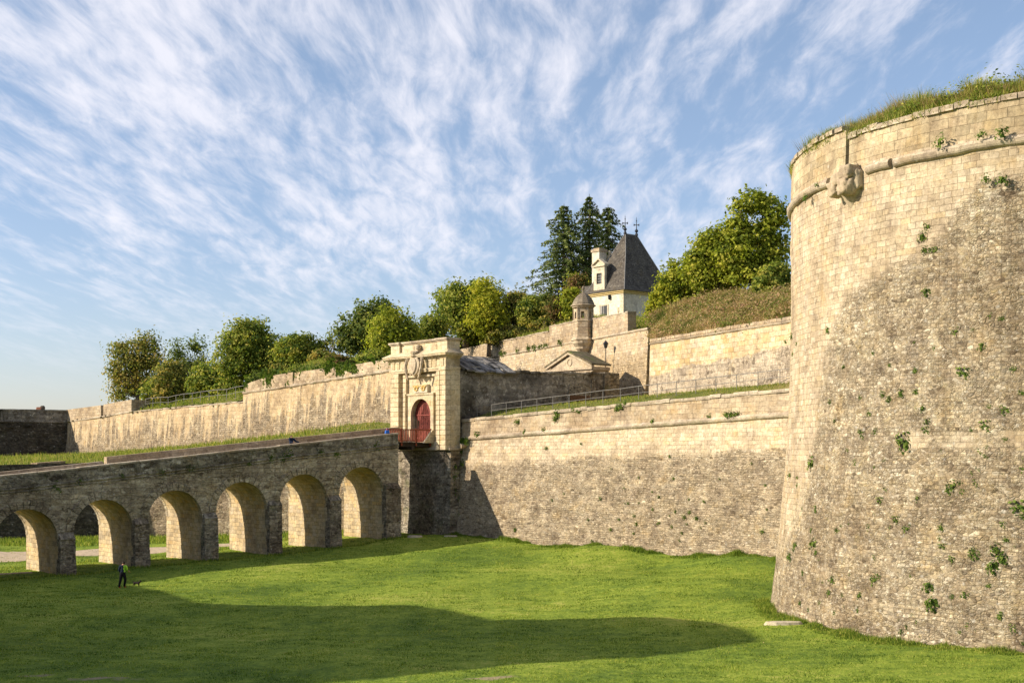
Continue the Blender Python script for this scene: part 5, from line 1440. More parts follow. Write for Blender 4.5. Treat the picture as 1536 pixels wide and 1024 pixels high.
def conifer(label, px, pytop, pybase, Y, hw, nl=60, droop=.35, seed=0, ragged=.25):
    q = P(px, pybase, Y); zb = hz(q.x, q.y)-.3; top = H-(pytop-HZ)*Y/F; h = top-zb; w = hw*Y/F
    base = Vector((q.x, q.y, zb)); r = empty('conifer_tree', tuple(base), label, 'tree', 'tall conifers beside the house')
    m = MB(); m.tube([base, base+Vector((0, 0, h*.5)), base+Vector((0, 0, h*.985))], [.34, .2, .03], 7)
    cs = []; ou = []; tt = []
    z = h*.14
    while z < h*.985:
        t = z/h; rr = w*(1-t)**.68*1.15+.15
        nb = 6 if t < .8 else 5
        a0 = random.uniform(0, 6)
        for k in range(nb):
            a = a0+2*math.pi*k/nb+random.uniform(-.3, .3); l = rr*random.uniform(max(.25, 1-ragged*2.0), 1+ragged*1.1)
            dx, dy = math.cos(a), math.sin(a); dr = droop*random.uniform(.6, 1.3)
            ez = -l*dr+l*.12
            m.tube([base+Vector((0, 0, z)), base+Vector((dx*l*.5, dy*l*.5, z+.02*l)), base+Vector((dx*l, dy*l, z+ez))], [.05, .035, .01], 4, cap=False)
            n = int(30+l*26)
            s = rng.uniform(.12, 1, n)
            px_ = np.stack([dx*l*s, dy*l*s, z+ez*s**1.7+.03*l], 1)
            side = rng.normal(size=n)*.14*(1.15-s)*l*.9+rng.normal(size=n)*.05
            hang = -np.abs(rng.normal(size=n))*.22*(.4+s)
            px_ += np.stack([-dy*side, dx*side, hang], 1)
            cs.append(px_+np.array(base)); ou.append(np.tile([dx*.3, dy*.3, .7], (n, 1)))
            tt.append(np.clip(rng.uniform(.05, .55, n)+.35*s-.15, 0, 1))
        z += h*random.uniform(.026, .04)
    leaves('crown', np.concatenate(cs), .15, M['lf_conifer'], r, np.concatenate(tt), np.concatenate(ou), .8)
    m.build('trunk', M['bark'], r)
conifer('dark spruce with drooping tips, left of the conifer trio', 846, 303, 482, 168, 60, droop=.3)
conifer('tallest spruce, in the middle of the conifer trio beside the house', 884, 288, 478, 170, 52, droop=.5, ragged=.4)
conifer('shorter spruce rising right behind the chimney of the house', 912, 304, 475, 173, 46, droop=.5, ragged=.5)
# trees outside the frame that dapple the outer arches
for (x, y, hgt, lab) in ((-62, 84.5, 13, 'large tree left of the view beside the outwork'), (-55, 79.5, 10, 'smaller tree left of the view near the bridge end')):
    tree(lab, (x, y, gz(x, y)-.2), 0, [(0, 0, hgt*.7, 2.6, 2.6, hgt*.2), (1.5, .5, hgt*.5, 2, 2, hgt*.16), (-1.4, -.5, hgt*.5, 2, 2, hgt*.18)], M['lf_mid'], 2600, .3, group='trees by the outwork', clump=1.0)

# weeds rooted in the masonry
weed_meshes = []
for k in range(6):
    n = 60; c = rng.normal(size=(n, 3))*np.array([.085, .06, .085]); c = np.clip(c, -.16, .16); c[:, 1] = -np.abs(c[:, 1])-.01
    o = leaves('wall_weed', c, .045, M['weed'], None, None, c/.12+np.array([0, -.5, .4]))
    weed_meshes.append(o.data); bpy.data.objects.remove(o)
def weed(p, yaw, s, label, group):
    o = bpy.data.objects.new('wall_weed', random.choice(weed_meshes)); C.objects.link(o)
    o.location = p; o.rotation_euler = (random.uniform(-.3, .3), random.uniform(-.4, .4), yaw)
    o.scale = (s*random.uniform(.8, 1.3), s*random.uniform(.7, 1.2), s*random.uniform(.8, 1.4))
    tag(o, label, 'plant', group)
def weed_tower(px, py, s, label, group):
    p, th, z = hit_tower(px, py)
    yaw = th+math.pi/2          # local -y points away from the wall
    weed(p, yaw, s, label, group)
big = [(1391, 438, 1.5), (1357, 665, 2.1), (1428, 729, 1.5), (1425, 737, 1.3), (1508, 615, 1.4), (1530, 762, 2.0), (1218, 695, 1.7), (1225, 765, 1.2), (1321, 751, 1.2), (1352, 590, 1.1), (1400, 905, 1.6), (1394, 880, 1.5), (1445, 560, 1.4), (1478, 640, 1.1),
       (1496, 825, 1.8), (1504, 838, 1.5), (1490, 850, 1.5), (1250, 870, 1.4), (1185, 835, 1.5), (1222, 815, 1.6), (1345, 780, 1.0), (1360, 792, 1.1), (1385, 612, 1.0), (1392, 632, 1.1), (1312, 868, 1.3)]
for x, y, s in big: weed_tower(x, y, s, 'larger leafy weed clump rooted in the face of the big bastion', 'large weeds on the big bastion')
rows = 0
for k in range(150):
    px = random.uniform(1165, 1536); t = random.random()**.75; py = 470+t*(460+(px-1165)*.12)
    if py > 560 and px < 1180+0*py: px += 20
    if math.sin(px*.031+py*.017)+math.sin(px*.012-py*.043) < -.4 and random.random() < .6: continue
    weed_tower(px, py, random.uniform(.4, .95), 'small green weed tuft in the joints of the big bastion', 'small weeds on the big bastion')
for (px, py, s) in ((1410, 214, 1.4), (1472, 202, 1.2), (1504, 199, 1.9), (1209, 297, 1.1), (1180, 296, .8), (1225, 277, .8), (1385, 356, 1.2), (1391, 340, .8), (1503, 270, 1.5), (1480, 268, 1.0), (1390, 375, 1.3), (1401, 376, 1.1)):
    p, th, z = hit_tower(px, py, 16.08 if py < 300 else None)
    weed(p, th+math.pi/2, s, 'weed tuft growing on the string course or upper face of the big bastion', 'weeds high on the big bastion')
def weed_curtain(px, py, s, label, group, v=VC):
    for _ in range(3):
        u = Lp(px, v); z = H-(py-HZ)*L(u, v, 0).y/F
        v = VC-.13*max(0, cz(u)-z)-.05
    p = L(u, v, z); weed(p, math.atan2(-CA.y, -CA.x)+math.pi, s, label, group)
for k in range(46):
    px = random.gauss(965, 75) if random.random() < .7 else random.uniform(720, 1160); py = random.triangular(640, 825, 790)
    if px > 1165: continue
    weed_curtain(px, py, random.uniform(.4, .95), 'small weed in the coursing of the long curtain wall', 'weeds on the curtain wall')
for (px, py, s) in ((777, 632, 1.6), (836, 621, 2.2), (833, 627, 1.6), (860, 613, 1.3), (868, 617, 1.2), (930, 610, 2.0), (938, 604, 1.4), (925, 613, 1.3), (716, 652, 1.6), (787, 648, 1.3), (816, 645, 1.4), (979, 632, 1.3), (1098, 622, 2.0), (1106, 621, 1.6), (1090, 622, 1.5), (1064, 625, 1.0)):
    weed_curtain(px, py, s, 'green plant growing on the parapet of the curtain wall', 'plants on the curtain parapet', VC-.1)
for k in range(16):
    v = random.uniform(-45, -5); p = L(TB+.1, v, zpar(v)-random.choice([.9, .95, 1.15])); weed(p, math.atan2(-CA.y, -CA.x)+math.pi*.5, random.uniform(1, 2.2), 'weed tuft on the string course of the bridge', 'weeds on the bridge')
for k in range(14):
    q = UWat(random.uniform(725, 850)); weed((q.x-.25, q.y-.1, ZU+.3), 2.5, random.uniform(1.3, 2.4), 'plant tuft growing on the ledge of the upper rampart wall', 'plants on the upper rampart ledge')
for k in range(38):
    px = random.uniform(370, 590); q = LCat(px); z = np.interp(px, [366, 400, 440, 503, 530, 592], [lcp(366, 577)[1], lcp(400, 565)[1], lcp(440, 558)[1], lcp(503, 550)[1], lcp(530, 553)[1], lcp(590, 538)[1]])
    weed((q.x-.1, q.y, z-random.uniform(-.1, .8)), 2.4, random.uniform(3, 6), 'leafy plant overhanging the ruined parapet of the left curtain', 'plants on the ruined parapet')
for k in range(12):
    u = random.uniform(4.2, 5.2); weed(L(u, random.uniform(.9, 1.6), cz(u)+random.uniform(-.3, .1)), 2.4, random.uniform(.8, 1.7), 'weed tuft at the foot of the gate beside the drain spout', 'weeds by the gate foot')
for k in range(12):
    z = random.uniform(3, 9.2); weed(L(random.uniform(4.25, 4.45), random.uniform(.3, 1.3), z), 2.2, random.uniform(1, 2.4), 'dark moss and fern tuft in the damp corner under the gate', 'ferns in the damp corner')

# grass
def scatter(n, fn, dens=None):
    pts = fn(n)
    return pts
def lawn_grass():
    n = 330000
    Y = 44+66*rng.random(n)**1.25; X = (rng.uniform(-.41, .41, n))*Y
    r = np.hypot(X-TC.x, Y-TC.y); keep = r > 16.85
    # stay in front of the curtain
    dv = (X-O.x)*BA.x+(Y-O.y)*BA.y; keep &= dv < VC-.7
    bf = bare_f(X, Y); keep &= rng.random(n) > bf*1.1
    X, Y = X[keep], Y[keep]; Z = ground(X, Y)
    b = np.stack([X, Y, Z-.01], 1)
    t = np.clip(.42+.34*fnoise(X, Y, .5, 1)+.3*fnoise(X*.6, Y, 2.2, 3)+rng.normal(size=len(X))*.22, 0, 1)
    patch = np.clip(.75+.6*fnoise(X, Y, .9, 6), .35, 1.7)
    tag(blades('lawn_grass', b, .085*patch, .016*(Y/55), M['grass'], None, 1.1, t), kind='stuff')
lawn_grass()
def patch_grass(name, pts, h, w, mat, lean=.5, tint=None):
    return tag(blades(name, np.array(pts), h, w, M[mat], None, lean, tint), kind='stuff')
# taller growth at the foot of the walls
pts = []
for k in range(26000):
    th = random.uniform(2.9, 4.8); d = abs(random.gauss(0, .5)); r = 16.95+d
    pts.append((TC.x+r*math.cos(th), TC.y+r*math.sin(th)))
A = np.array(pts); Z = ground(A[:, 0], A[:, 1]); hh = .26*np.clip(1.2-np.abs(np.hypot(A[:, 0]-TC.x, A[:, 1]-TC.y)-16.9)*.9, .25, 1.2)*np.clip(.9+.8*fnoise(A[:, 0], A[:, 1], 1.3, 2), .2, 2)
patch_grass('bastion_foot_grass', np.stack([A[:, 0], A[:, 1], Z-.03], 1), hh, .02, 'grass', .6)
pts = []
for k in range(26000):
    u = random.uniform(4, 40); zz = 2; v = VC-.13*(cz(u)-2)-abs(random.gauss(0, .45)); q = L(u, v, 0); pts.append((q.x, q.y))
A = np.array(pts); Z = ground(A[:, 0], A[:, 1]); hh = .26*np.clip(.6+1.0*fnoise(A[:, 0], A[:, 1], .9, 9), .1, 1.6)
patch_grass('curtain_foot_grass', np.stack([A[:, 0], A[:, 1], Z-.03], 1), hh, .025, 'grass', .6, np.clip(rng.normal(.38, .2, len(A)), 0, 1))
pts = []
for k in range(9000):
    v = random.uniform(-40, -3); u = TB+.4+abs(random.gauss(0, .3)); q = L(u if random.random() < .6 else -TB-abs(random.gauss(0, 1.2)), v, 0); pts.append((q.x, q.y))
A = np.array(pts); Z = ground(A[:, 0], A[:, 1]); patch_grass('bridge_foot_grass', np.stack([A[:, 0], A[:, 1], Z-.03], 1), .22, .025, 'grass', .6)
pts = []
for k in range(30000):
    x = random.uniform(-60, -10); y = random.uniform(108, 123.5)
    pts.append((x, y))
A = np.array(pts); A = A[(A[:, 1] < 111.4+(A[:, 0]+83.4)*.25) | (A[:, 0] > -34.5)]; A = A[(A[:, 1] < 115.9-(A[:, 0]+10.3)*.33) | (A[:, 0] < -34.5)]; A = A[A[:, 1] > 112.5+.9*fnoise(A[:, 0], A[:, 1], .4, 3)]
Z = ground(A[:, 0], A[:, 1]); patch_grass('ditch_verge_grass', np.stack([A[:, 0], A[:, 1], Z-.03], 1), .35, .035, 'grass', .6)
# berm, ramp, mound and bastion rim
def poly_grass(name, n, poly, zf, h, w, mat, box, lean=.6, hn=None, cond=None, tint=None):
    X = rng.uniform(box[0], box[1], n); Y = rng.uniform(box[2], box[3], n)
    k = in_poly(poly, X, Y)
    if cond is not None: k &= cond(X, Y)
    X, Y = X[k], Y[k]; Z = zf(X, Y)
    hh = h*np.clip(.85+.7*fnoise(X, Y, .8, 5), .2, 2)
    patch_grass(name, np.stack([X, Y, Z-.04], 1), hh, w, mat, lean, tint(X, Y) if tint else None)
poly_grass('berm_grass', 90000, BP, berm, .45, .05, 'tallgrass', (-80, -8, 112, 182), cond=lambda x, y: np.abs(x/y) < .42)
poly_grass('ramp_grass', 60000, RP, ramp_z, .22, .03, 'tallgrass', (-7, 32, 76, 126))
bank = [(13.2, 125.5), (11.6, 108), (19.2, 90.2), (23.6, 80), (32, 84), (30, 110), (20, 132), (14, 132)]
poly_grass('bank_grass', 120000, bank, hill, .5, .035, 'drygrass', (11, 32, 79, 132), .9,
           tint=lambda X, Y: np.clip(.5+.8*fnoise(X, Y, .75, 7)+rng.normal(size=len(X))*.2, 0, 1))
top = [(-10, 180), (12.9, 125.5), (14.5, 128), (18, 150), (8, 165), (-6, 196)]
poly_grass('upper_edge_grass', 60000, top, hill, .55, .05, 'tallgrass', (-11, 18, 125, 190))
lt = [(K[0], K[1]+1), (lc1.x, lc1.y+1), (-8, 128), (-8, 140), (-55, 190)]
poly_grass('left_rampart_grass', 90000, lt, hill, .4, .05, 'tallgrass', (-61, -8, 122, 190))
n = 90000; th = rng.uniform(2.3, 5.0, n); r = 15.35-np.abs(rng.normal(size=n))*1.3
X, Y = TC.x+r*np.cos(th), TC.y+r*np.sin(th); k = r > 9; X, Y, r, th = X[k], Y[k], r[k], th[k]
hh = .72*np.clip(.9+.8*fnoise(X, Y, 1.1, 3)+.5*fnoise(X, Y, .35, 6), .12, 2.0)
b = np.stack([X, Y, tw_earth(X, Y)-.05], 1)
dm_ = fnoise(X, Y, .9, 8)+.4*rng.normal(size=len(X)) > .0
tag(blades('rim_dry_grass', b[dm_], hh[dm_]*.9, .02, M['drygrass'], None, .9), kind='stuff'); b = b[~dm_]; hh = hh[~dm_]
tag(blades('rim_grass', b, hh, .022, M['tallgrass'], None, .7), kind='stuff')
n = 16000; th = rng.uniform(2.3, 4.9, n); r = 15.5+rng.uniform(-.9, .34, n); 
hang = np.clip(.45+fnoise(th*16, th*3, .9, 4), 0, 1); k = hang > .15; th, r, hang = th[k], r[k], hang[k]
b = np.stack([TC.x+r*np.cos(th), TC.y+r*np.sin(th), np.full(len(r), ZPt+.32)+.2*(th < th_j)-rng.uniform(0, .4, len(r))*(r > 15.6)], 1)
tag(blades('rim_edge_grass', b, .4*hang+.08, .02, M['tallgrass'], None, 1.2), kind='stuff')
# bushes on the bastion rim
for (px, dz, s, lab) in ((1190, .1, .5, 'small bush at the left edge of the bastion rim'), (1505, .5, .9, 'dense green bush on the bastion rim, the highest growth there'), (1440, .35, .7, 'green bush in the rim grass of the bastion'),
                         (1385, .25, .6, 'low bush in the rim grass of the bastion, left of the taller ones')):
    p, th, z = hit_tower(px, 180, 14.9); zt = float(tw_earth(np.array([p.x]), np.array([p.y]))[0])
    c = rng.normal(size=(420, 3))*np.array([s*.9, s*.5, s*.33])+np.array([0, 0, s*.35+dz*.3])
    o = leaves('rim_bush', c, .07, M['lf_mid'], None, None, c+np.array([0, 0, .5])); o.location = (TC.x+14.7*math.cos(th), TC.y+14.7*math.sin(th), zt); tag(o, lab, 'bush', 'bushes on the bastion rim')
def scrub(name, poly, box, zf, nclump, mat, per=26, cr=.3, ls=.08, hz_=.25):
    X = rng.uniform(box[0], box[1], nclump); Y = rng.uniform(box[2], box[3], nclump); k = in_poly(poly, X, Y)&(fnoise(X, Y, .5, 3) > -.35); X, Y = X[k], Y[k]
    n = len(X); b = np.stack([X, Y, zf(X, Y)+hz_*.5], 1); b = np.repeat(b, per, 0); sz = np.repeat(rng.uniform(.4, 1.3, n), per)[:, None]
    q = rng.normal(size=b.shape)*np.array([cr, cr, hz_*.6])*sz; t = np.clip(np.repeat(rng.uniform(0, 1, n), per)+rng.normal(size=n*per)*.12, 0, 1)
    tag(leaves(name, b+q, ls, mat, None, t, q/cr+np.array([0, 0, .6])), kind='stuff')
M['lf_scrub'] = leaf_mat('scrub_leaves', [(.1, .14, .025), (.2, .21, .05), (.3, .22, .1), (.4, .27, .15), (.3, .17, .1)], .3)
scrub('bank_scrub', bank, (11, 32, 79, 132), hill, 4200, M['lf_scrub'], cr=.38, hz_=.45, ls=.09, per=30)
scrub('upper_edge_scrub', top, (-11, 18, 125, 190), hill, 700, M['lf_scrub'], cr=.4, hz_=.4)
scrub('left_rampart_scrub', lt, (-61, -8, 122, 190), hill, 1500, M['lf_mid'], cr=.5, hz_=.5, ls=.1)
scrub('rim_scrub', [(TC.x+14.9*math.cos(a), TC.y+14.9*math.sin(a)) for a in np.linspace(0, 6.28, 40)], (14, 46, 49, 82), tw_earth, 1500, M['lf_scrub'], cr=.28, hz_=.3, ls=.06)
# fallen leaves on the lawn
n = 420; Y = rng.uniform(46, 100, n); X = rng.uniform(-.38, .2, n)*Y; Z = ground(X, Y)+.05
tag(leaves('fallen_leaves', np.stack([X, Y, Z], 1), .045, M['litter'], None, None, np.tile([0, 0, 2.], (n, 1))), kind='stuff')

# loose stones
def stone(px, py, z, s, label, seed):
    Y = (H-z)*F/(py-HZ); X = (px-768)*Y/F
    m = MB(lambda x, y, zz: Vector((X+x, Y+y, gz(X, Y)+zz)))
    n = 9; vs = [(s[0]*math.cos(a)*(1+.3*noise.noise(Vector((a, seed, 0)))), s[1]*math.sin(a)*(1+.3*noise.noise(Vector((a, seed, 5)))), -.05) for a in np.linspace(0, 2*math.pi, n+1)[:-1]]
    vs += [(x*.85, y*.85, s[2]) for x, y, _ in vs]
    m.add(vs, [tuple(range(n-1, -1, -1)), tuple(range(n, 2*n))]+[(k, (k+1) % n, n+(k+1) % n, n+k) for k in range(n)])
    tag(m.build('stone_slab', M['palestone'], None, bevel=.02), label, 'stone')
stone(1176, 934, .95, (.95, .35, .14), 'flat pale stone slab in the grass at the foot of the big bastion', 1)
stone(622, 806, 1.9, (.7, .4, .16), 'pale flat stone lying under the gate, left of another', 2)
stone(676, 805, 1.95, (.6, .25, .12), 'pale stone sliver on the grass by the shaded wall foot', 3)

# ------------------------------------------------------------------ people and dog
def skin_mesh(joints, edges, sub=2):
    me = bpy.data.meshes.new('tmp'); me.from_pydata([j[:3] for j in joints], edges, [])
    o = bpy.data.objects.new('tmp', me); C.objects.link(o)
    o.modifiers.new('s', 'SKIN'); sv = me.skin_vertices[0].data if me.skin_vertices else None
    if sv is None:
        bm = bmesh.new(); bm.from_mesh(me); bm.verts.layers.skin.verify(); bm.to_mesh(me); bm.free(); sv = me.skin_vertices[0].data
    for i, j in enumerate(joints):
        sv[i].radius = (j[3], j[4] if len(j) > 4 else j[3]); sv[i].use_root = i == 0
    mm = o.modifiers.new('d', 'SUBSURF'); mm.levels = sub; mm.render_levels = sub
    bpy.context.view_layer.update()
    dg = bpy.context.evaluated_depsgraph_get()
    r = bpy.data.meshes.new_from_object(o.evaluated_get(dg)); bpy.data.objects.remove(o)
    return r
def garment(name, body, sel, mat, parent, push=.018):
    bm = bmesh.new(); bm.from_mesh(body.data)
    bmesh.ops.delete(bm, geom=[f for f in bm.faces if not sel(f.calc_center_median())], context='FACES')
    bm.normal_update()
    for v in bm.verts: v.co += v.normal*push
    me = bpy.data.meshes.new(name); bm.to_mesh(me); bm.free()
    for p in me.polygons: p.use_smooth = True
    o = bpy.data.objects.new(name, me); me.materials.append(mat); C.objects.link(o); o.parent = parent; return o
def ellipsoid(name, c, s, mat, parent, n=12):
    m = MB(); vs = []; fs = []
    for i in range(n//2+1):
        ph = math.pi*i/(n//2)
        for k in range(n): a = 2*math.pi*k/n; vs.append((c[0]+s[0]*math.sin(ph)*math.cos(a), c[1]+s[1]*math.sin(ph)*math.sin(a), c[2]+s[2]*math.cos(ph)))
    for i in range(n//2):
        for k in range(n): fs.append((i*n+k, i*n+(k+1) % n, (i+1)*n+(k+1) % n, (i+1)*n+k))
    m.add(vs, fs); return m.build(name, mat, parent, smooth=True)
# walker, seen nearly from behind, striding to the right (local x = right, y = away)
J = [(0, 0, .95, .125, .1), (0, .0, 1.12, .115, .09), (.02, .01, 1.3, .14, .1), (.03, .01, 1.42, .12, .085), (.04, .02, 1.5, .05, .05), (.05, .03, 1.6, .075, .09), (.055, .03, 1.68, .06, .07),
     (-.09, 0, .9, .085, .085), (-.13, -.02, .52, .06, .06), (-.2, -.1, .12, .038, .038), (-.19, -.02, .05, .04, .03), (-.15, .06, .03, .03, .022),
     (.09, 0, .9, .085, .085), (.16, .05, .52, .062, .062), (.07, .12, .13, .038, .038), (.09, .18, .05, .04, .03), (.13, .26, .03, .03, .022),
     (-.16, .0, 1.4, .055, .055), (-.22, -.04, 1.15, .042, .042), (-.16, .1, .97, .03, .03), (-.13, .14, .93, .03, .022),
     (.2, .02, 1.39, .055, .055), (.27, .06, 1.16, .042, .042), (.33, .2, 1.05, .03, .03), (.36, .24, 1.03, .03, .02)]
E = [(0, 1), (1, 2), (2, 3), (3, 4), (4, 5), (5, 6), (0, 7), (7, 8), (8, 9), (9, 10), (10, 11), (0, 12), (12, 13), (13, 14), (14, 15), (15, 16), (3, 17), (17, 18), (18, 19), (19, 20), (3, 21), (21, 22), (22, 23), (23, 24)]
def fingers(J, E, wrist, palm, sgn, r=.008):
    """five short chains rooted in the palm"""
    p = Vector(J[palm][:3]); d = (p-Vector(J[wrist][:3])).normalized(); s = Vector((0, 0, 1)).cross(d).normalized()
    for k, (o_, l) in enumerate(((-.022, .055), (-.008, .065), (.008, .062), (.022, .05))):
        a = p+s*o_+d*.02; b = a+d*l*.6-Vector((0, 0, .012)); c = b+d*l*.3-Vector((0, 0, .025))
        n = len(J); J += [(*a, r), (*b, r*.9), (*c, r*.7)]; E += [(palm, n), (n, n+1), (n+1, n+2)]
    a = p-d*.02+s*sgn*.03; b = a+d*.035+s*sgn*.02; n = len(J); J += [(*a, r*1.1), (*b, r*.9)]; E += [(palm, n), (n, n+1)]
fingers(J, E, 19, 20, -1); fingers(J, E, 23, 24, 1)
body_me = skin_mesh([tuple(j) for j in J], E)
q = P(184, 882, 84.0); q.z = gz(q.x, q.y)
pr = empty('person', tuple(q), 'person in black trousers and neon yellow top walking on the shaded lawn', 'person')
bd = bpy.data.objects.new('body', body_me); C.objects.link(bd); bd.parent = pr; body_me.materials.clear(); body_me.materials.append(M['skin'])
for p in body_me.polygons: p.use_smooth = True
garment('trousers', bd, lambda c: .1 < c.z < 1.02 and abs(c.x) < .3 and not (c.z > .8 and (c.x > .22 or c.x < -.2 or c.y > .13)), M['black'], pr, .03)
garment('sweater', bd, lambda c: (1.0 < c.z < 1.47) and not (c.z < 1.12 and c.x > .29), M['navy'], pr, .022)
garment('neon_panel', bd, lambda c: (1.02 < c.z < 1.45) and .07 < c.x < .3, M['neon'], pr, .032)
garment('shoes', bd, lambda c: c.z < .12, M['redshoe'], pr, .014)
garment('hair', bd, lambda c: c.z > 1.6 or (c.z > 1.55 and c.y < .0), M['hair'], pr, .02)
ellipsoid('nose', (.06, .125, 1.6), (.012, .02, .02), M['skin'], pr, 8)
for s in (-1, 1): ellipsoid('ear', (.05+s*.082, .03, 1.6), (.012, .02, .03), M['skin'], pr, 8); ellipsoid('eye', (.05+s*.03, .108, 1.625), (.012, .01, .008), M['black'], pr, 8)
m = MB(); m.tube([(.04, .115, 1.56), (.08, .115, 1.56)], .006, 5); m.build('mouth', M['redshoe'], pr)
# dog, small and dark, standing side on
DJ = [(0, 0, .2, .06, .065), (.12, 0, .21, .065, .075), (.2, 0, .25, .045, .05), (.25, 0, .3, .042, .045), (.32, 0, .285, .022, .02), (-.13, 0, .21, .055, .055), (-.22, 0, .26, .018), (-.27, 0, .33, .01),
      (.13, .05, .12, .025), (.13, .05, .03, .016), (.15, .05, .012, .016), (.15, -.05, .12, .025), (.18, -.05, .03, .016), (.2, -.05, .012, .016),
      (-.12, .05, .14, .035), (-.17, .05, .08, .018), (-.15, .05, .012, .015), (-.14, -.05, .14, .035), (-.2, -.05, .08, .018), (-.19, -.05, .012, .015)]
DE = [(0, 1), (1, 2), (2, 3), (3, 4), (0, 5), (5, 6), (6, 7), (1, 8), (8, 9), (9, 10), (1, 11), (11, 12), (12, 13), (5, 14), (14, 15), (15, 16), (5, 17), (17, 18), (18, 19)]
dme = skin_mesh(DJ, DE)
q = P(205, 880, 84.6); q.z = gz(q.x, q.y)
dg_ = empty('dog', tuple(q), 'small dark dog on the lawn just right of the walking person', 'dog', rz=-.3)
d = bpy.data.objects.new('body', dme); C.objects.link(d); d.parent = dg_; dme.materials.clear(); dme.materials.append(M['fur'])
for p in dme.polygons: p.use_smooth = True
for s in (-1, 1):
    o = ellipsoid('ear', (0, 0, 0), (.018, .012, .035), M['fur'], None, 8); o.parent = dg_; o.location = (.235, s*.035, .345)
dg_.scale = (1.15, 1.15, 1.15)
# person on the bridge, head and shoulders above the parapet, one arm along it
u2 = TB-.85; v2 = Vp(437, u2); fz = zpar(v2)-.98
J2 = [(0, 0, .95, .13, .1), (0, .0, 1.12, .12, .09), (0, .0, 1.27, .15, .1), (0, .0, 1.37, .12, .085), (0, -.02, 1.45, .05, .05), (0, -.04, 1.55, .075, .09), (0, -.04, 1.63, .06, .07),
      (-.09, 0, .88, .085), (-.1, .0, .48, .06), (-.1, .04, .1, .04), (-.1, -.02, .04, .04, .03), (-.1, -.1, .03, .03, .022), (.09, 0, .88, .085), (.1, .0, .48, .06), (.1, .04, .1, .04), (.1, -.02, .04, .04, .03), (.1, -.1, .03, .03, .022),
      (-.18, .0, 1.35, .055), (-.22, -.16, 1.15, .042), (-.1, -.36, 1.06, .03), (-.05, -.42, 1.06, .03, .022), (.18, 0, 1.35, .055), (.3, -.18, 1.16, .042), (.48, -.34, 1.07, .03), (.55, -.38, 1.07, .03, .022)]
E2 = list(E[:24]); J2 = list(J2); fingers(J2, E2, 19, 20, 1); fingers(J2, E2, 23, 24, -1)
me2 = skin_mesh(J2, E2); q = L(u2, v2, fz)
p2 = empty('person', tuple(q), 'dark dressed person leaning on the bridge parapet, only head and shoulders showing', 'person', rz=math.atan2(CA.y, CA.x)+math.pi/2)
b2 = bpy.data.objects.new('body', me2); C.objects.link(b2); b2.parent = p2; me2.materials.clear(); me2.materials.append(M['skin'])
garment('coat', b2, lambda c: .75 < c.z < 1.42 and c.y > -.38, M['navy'], p2, .03); garment('trousers', b2, lambda c: .1 < c.z < .9, M['black'], p2, .03)
garment('shoes', b2, lambda c: c.z < .11, M['black'], p2, .012); garment('hair', b2, lambda c: c.z > 1.56 or (c.z > 1.5 and c.y > -.02), M['hair'], p2, .02)
u3 = TB-.25; v3 = Vp(581, u3)
m = MB(L); m.box(u3-.12, u3+.12, v3-.22, v3+.2, zpar(v3), zpar(v3)+.3, (.04, .06))
m.build; bag = m.build('bag_body', M['blue'], None, bevel=.05, jit=.04)
bg = empty('blue_bag', tuple(L(u3, v3, zpar(v3))), 'small bright blue bag resting on the bridge parapet near the gate', 'bag'); bag.parent = bg; bag.matrix_parent_inverse = bg.matrix_basis.inverted()
m = MB(L); m.tube([(u3, v3+.12*math.cos(a), zpar(v3)+.36+.1*math.sin(a)) for a in np.linspace(0, math.pi, 7)], .015, 5); m.build('handle', M['blue'], bg)

# ------------------------------------------------------------------ light, sky, camera
sun = bpy.data.lights.new('sun', 'SUN'); sun.energy = 5.0; sun.angle = math.radians(.53); sun.color = (1, .87, .69)
so = bpy.data.objects.new('sun', sun); C.objects.link(so)
sv_ = Vector((SD.x*math.cos(SUN_EL), SD.y*math.cos(SUN_EL), math.sin(SUN_EL)))
so.rotation_euler = sv_.to_track_quat('Z', 'Y').to_euler(); so.location = (-60, -20, 60)
w = bpy.data.worlds.new('World'); bpy.context.scene.world = w; w.use_nodes = True
nt = w.node_tree; nt.nodes.clear()
out = nt.nodes.new('ShaderNodeOutputWorld'); bg_ = nt.nodes.new('ShaderNodeBackground'); nt.links.new(bg_.outputs[0], out.inputs[0])
sky = nt.nodes.new('ShaderNodeTexSky'); sky.sky_type = 'NISHITA'; sky.sun_disc = False; sky.sun_elevation = SUN_EL
sky.sun_rotation = math.atan2(SD.x, SD.y); sky.air_density = 1.0; sky.dust_density = .6; sky.ozone_density = 2.2; sky.altitude = 50
bg_.inputs[1].default_value = .098
def wn(t, **k):
    n = nt.nodes.new('ShaderNode'+t)
    for a, v in k.items(): setattr(n, a, v)
    return n
def wm(op, a, b=0, clamp=False):
    n = wn('Math', operation=op, use_clamp=clamp)
    for i, x in enumerate((a, b)):
        if hasattr(x, 'links'): nt.links.new(x, n.inputs[i])
        else: n.inputs[i].default_value = x
    return n.outputs[0]
tc = wn('TexCoord'); sp = wn('SeparateXYZ'); nt.links.new(tc.outputs['Generated'], sp.inputs[0])
zz = wm('ADD', wm('MAXIMUM', sp.outputs[2], 0), .07)
cb_ = wn('CombineXYZ'); nt.links.new(wm('DIVIDE', sp.outputs[0], zz), cb_.inputs[0]); nt.links.new(wm('DIVIDE', sp.outputs[1], zz), cb_.inputs[1])
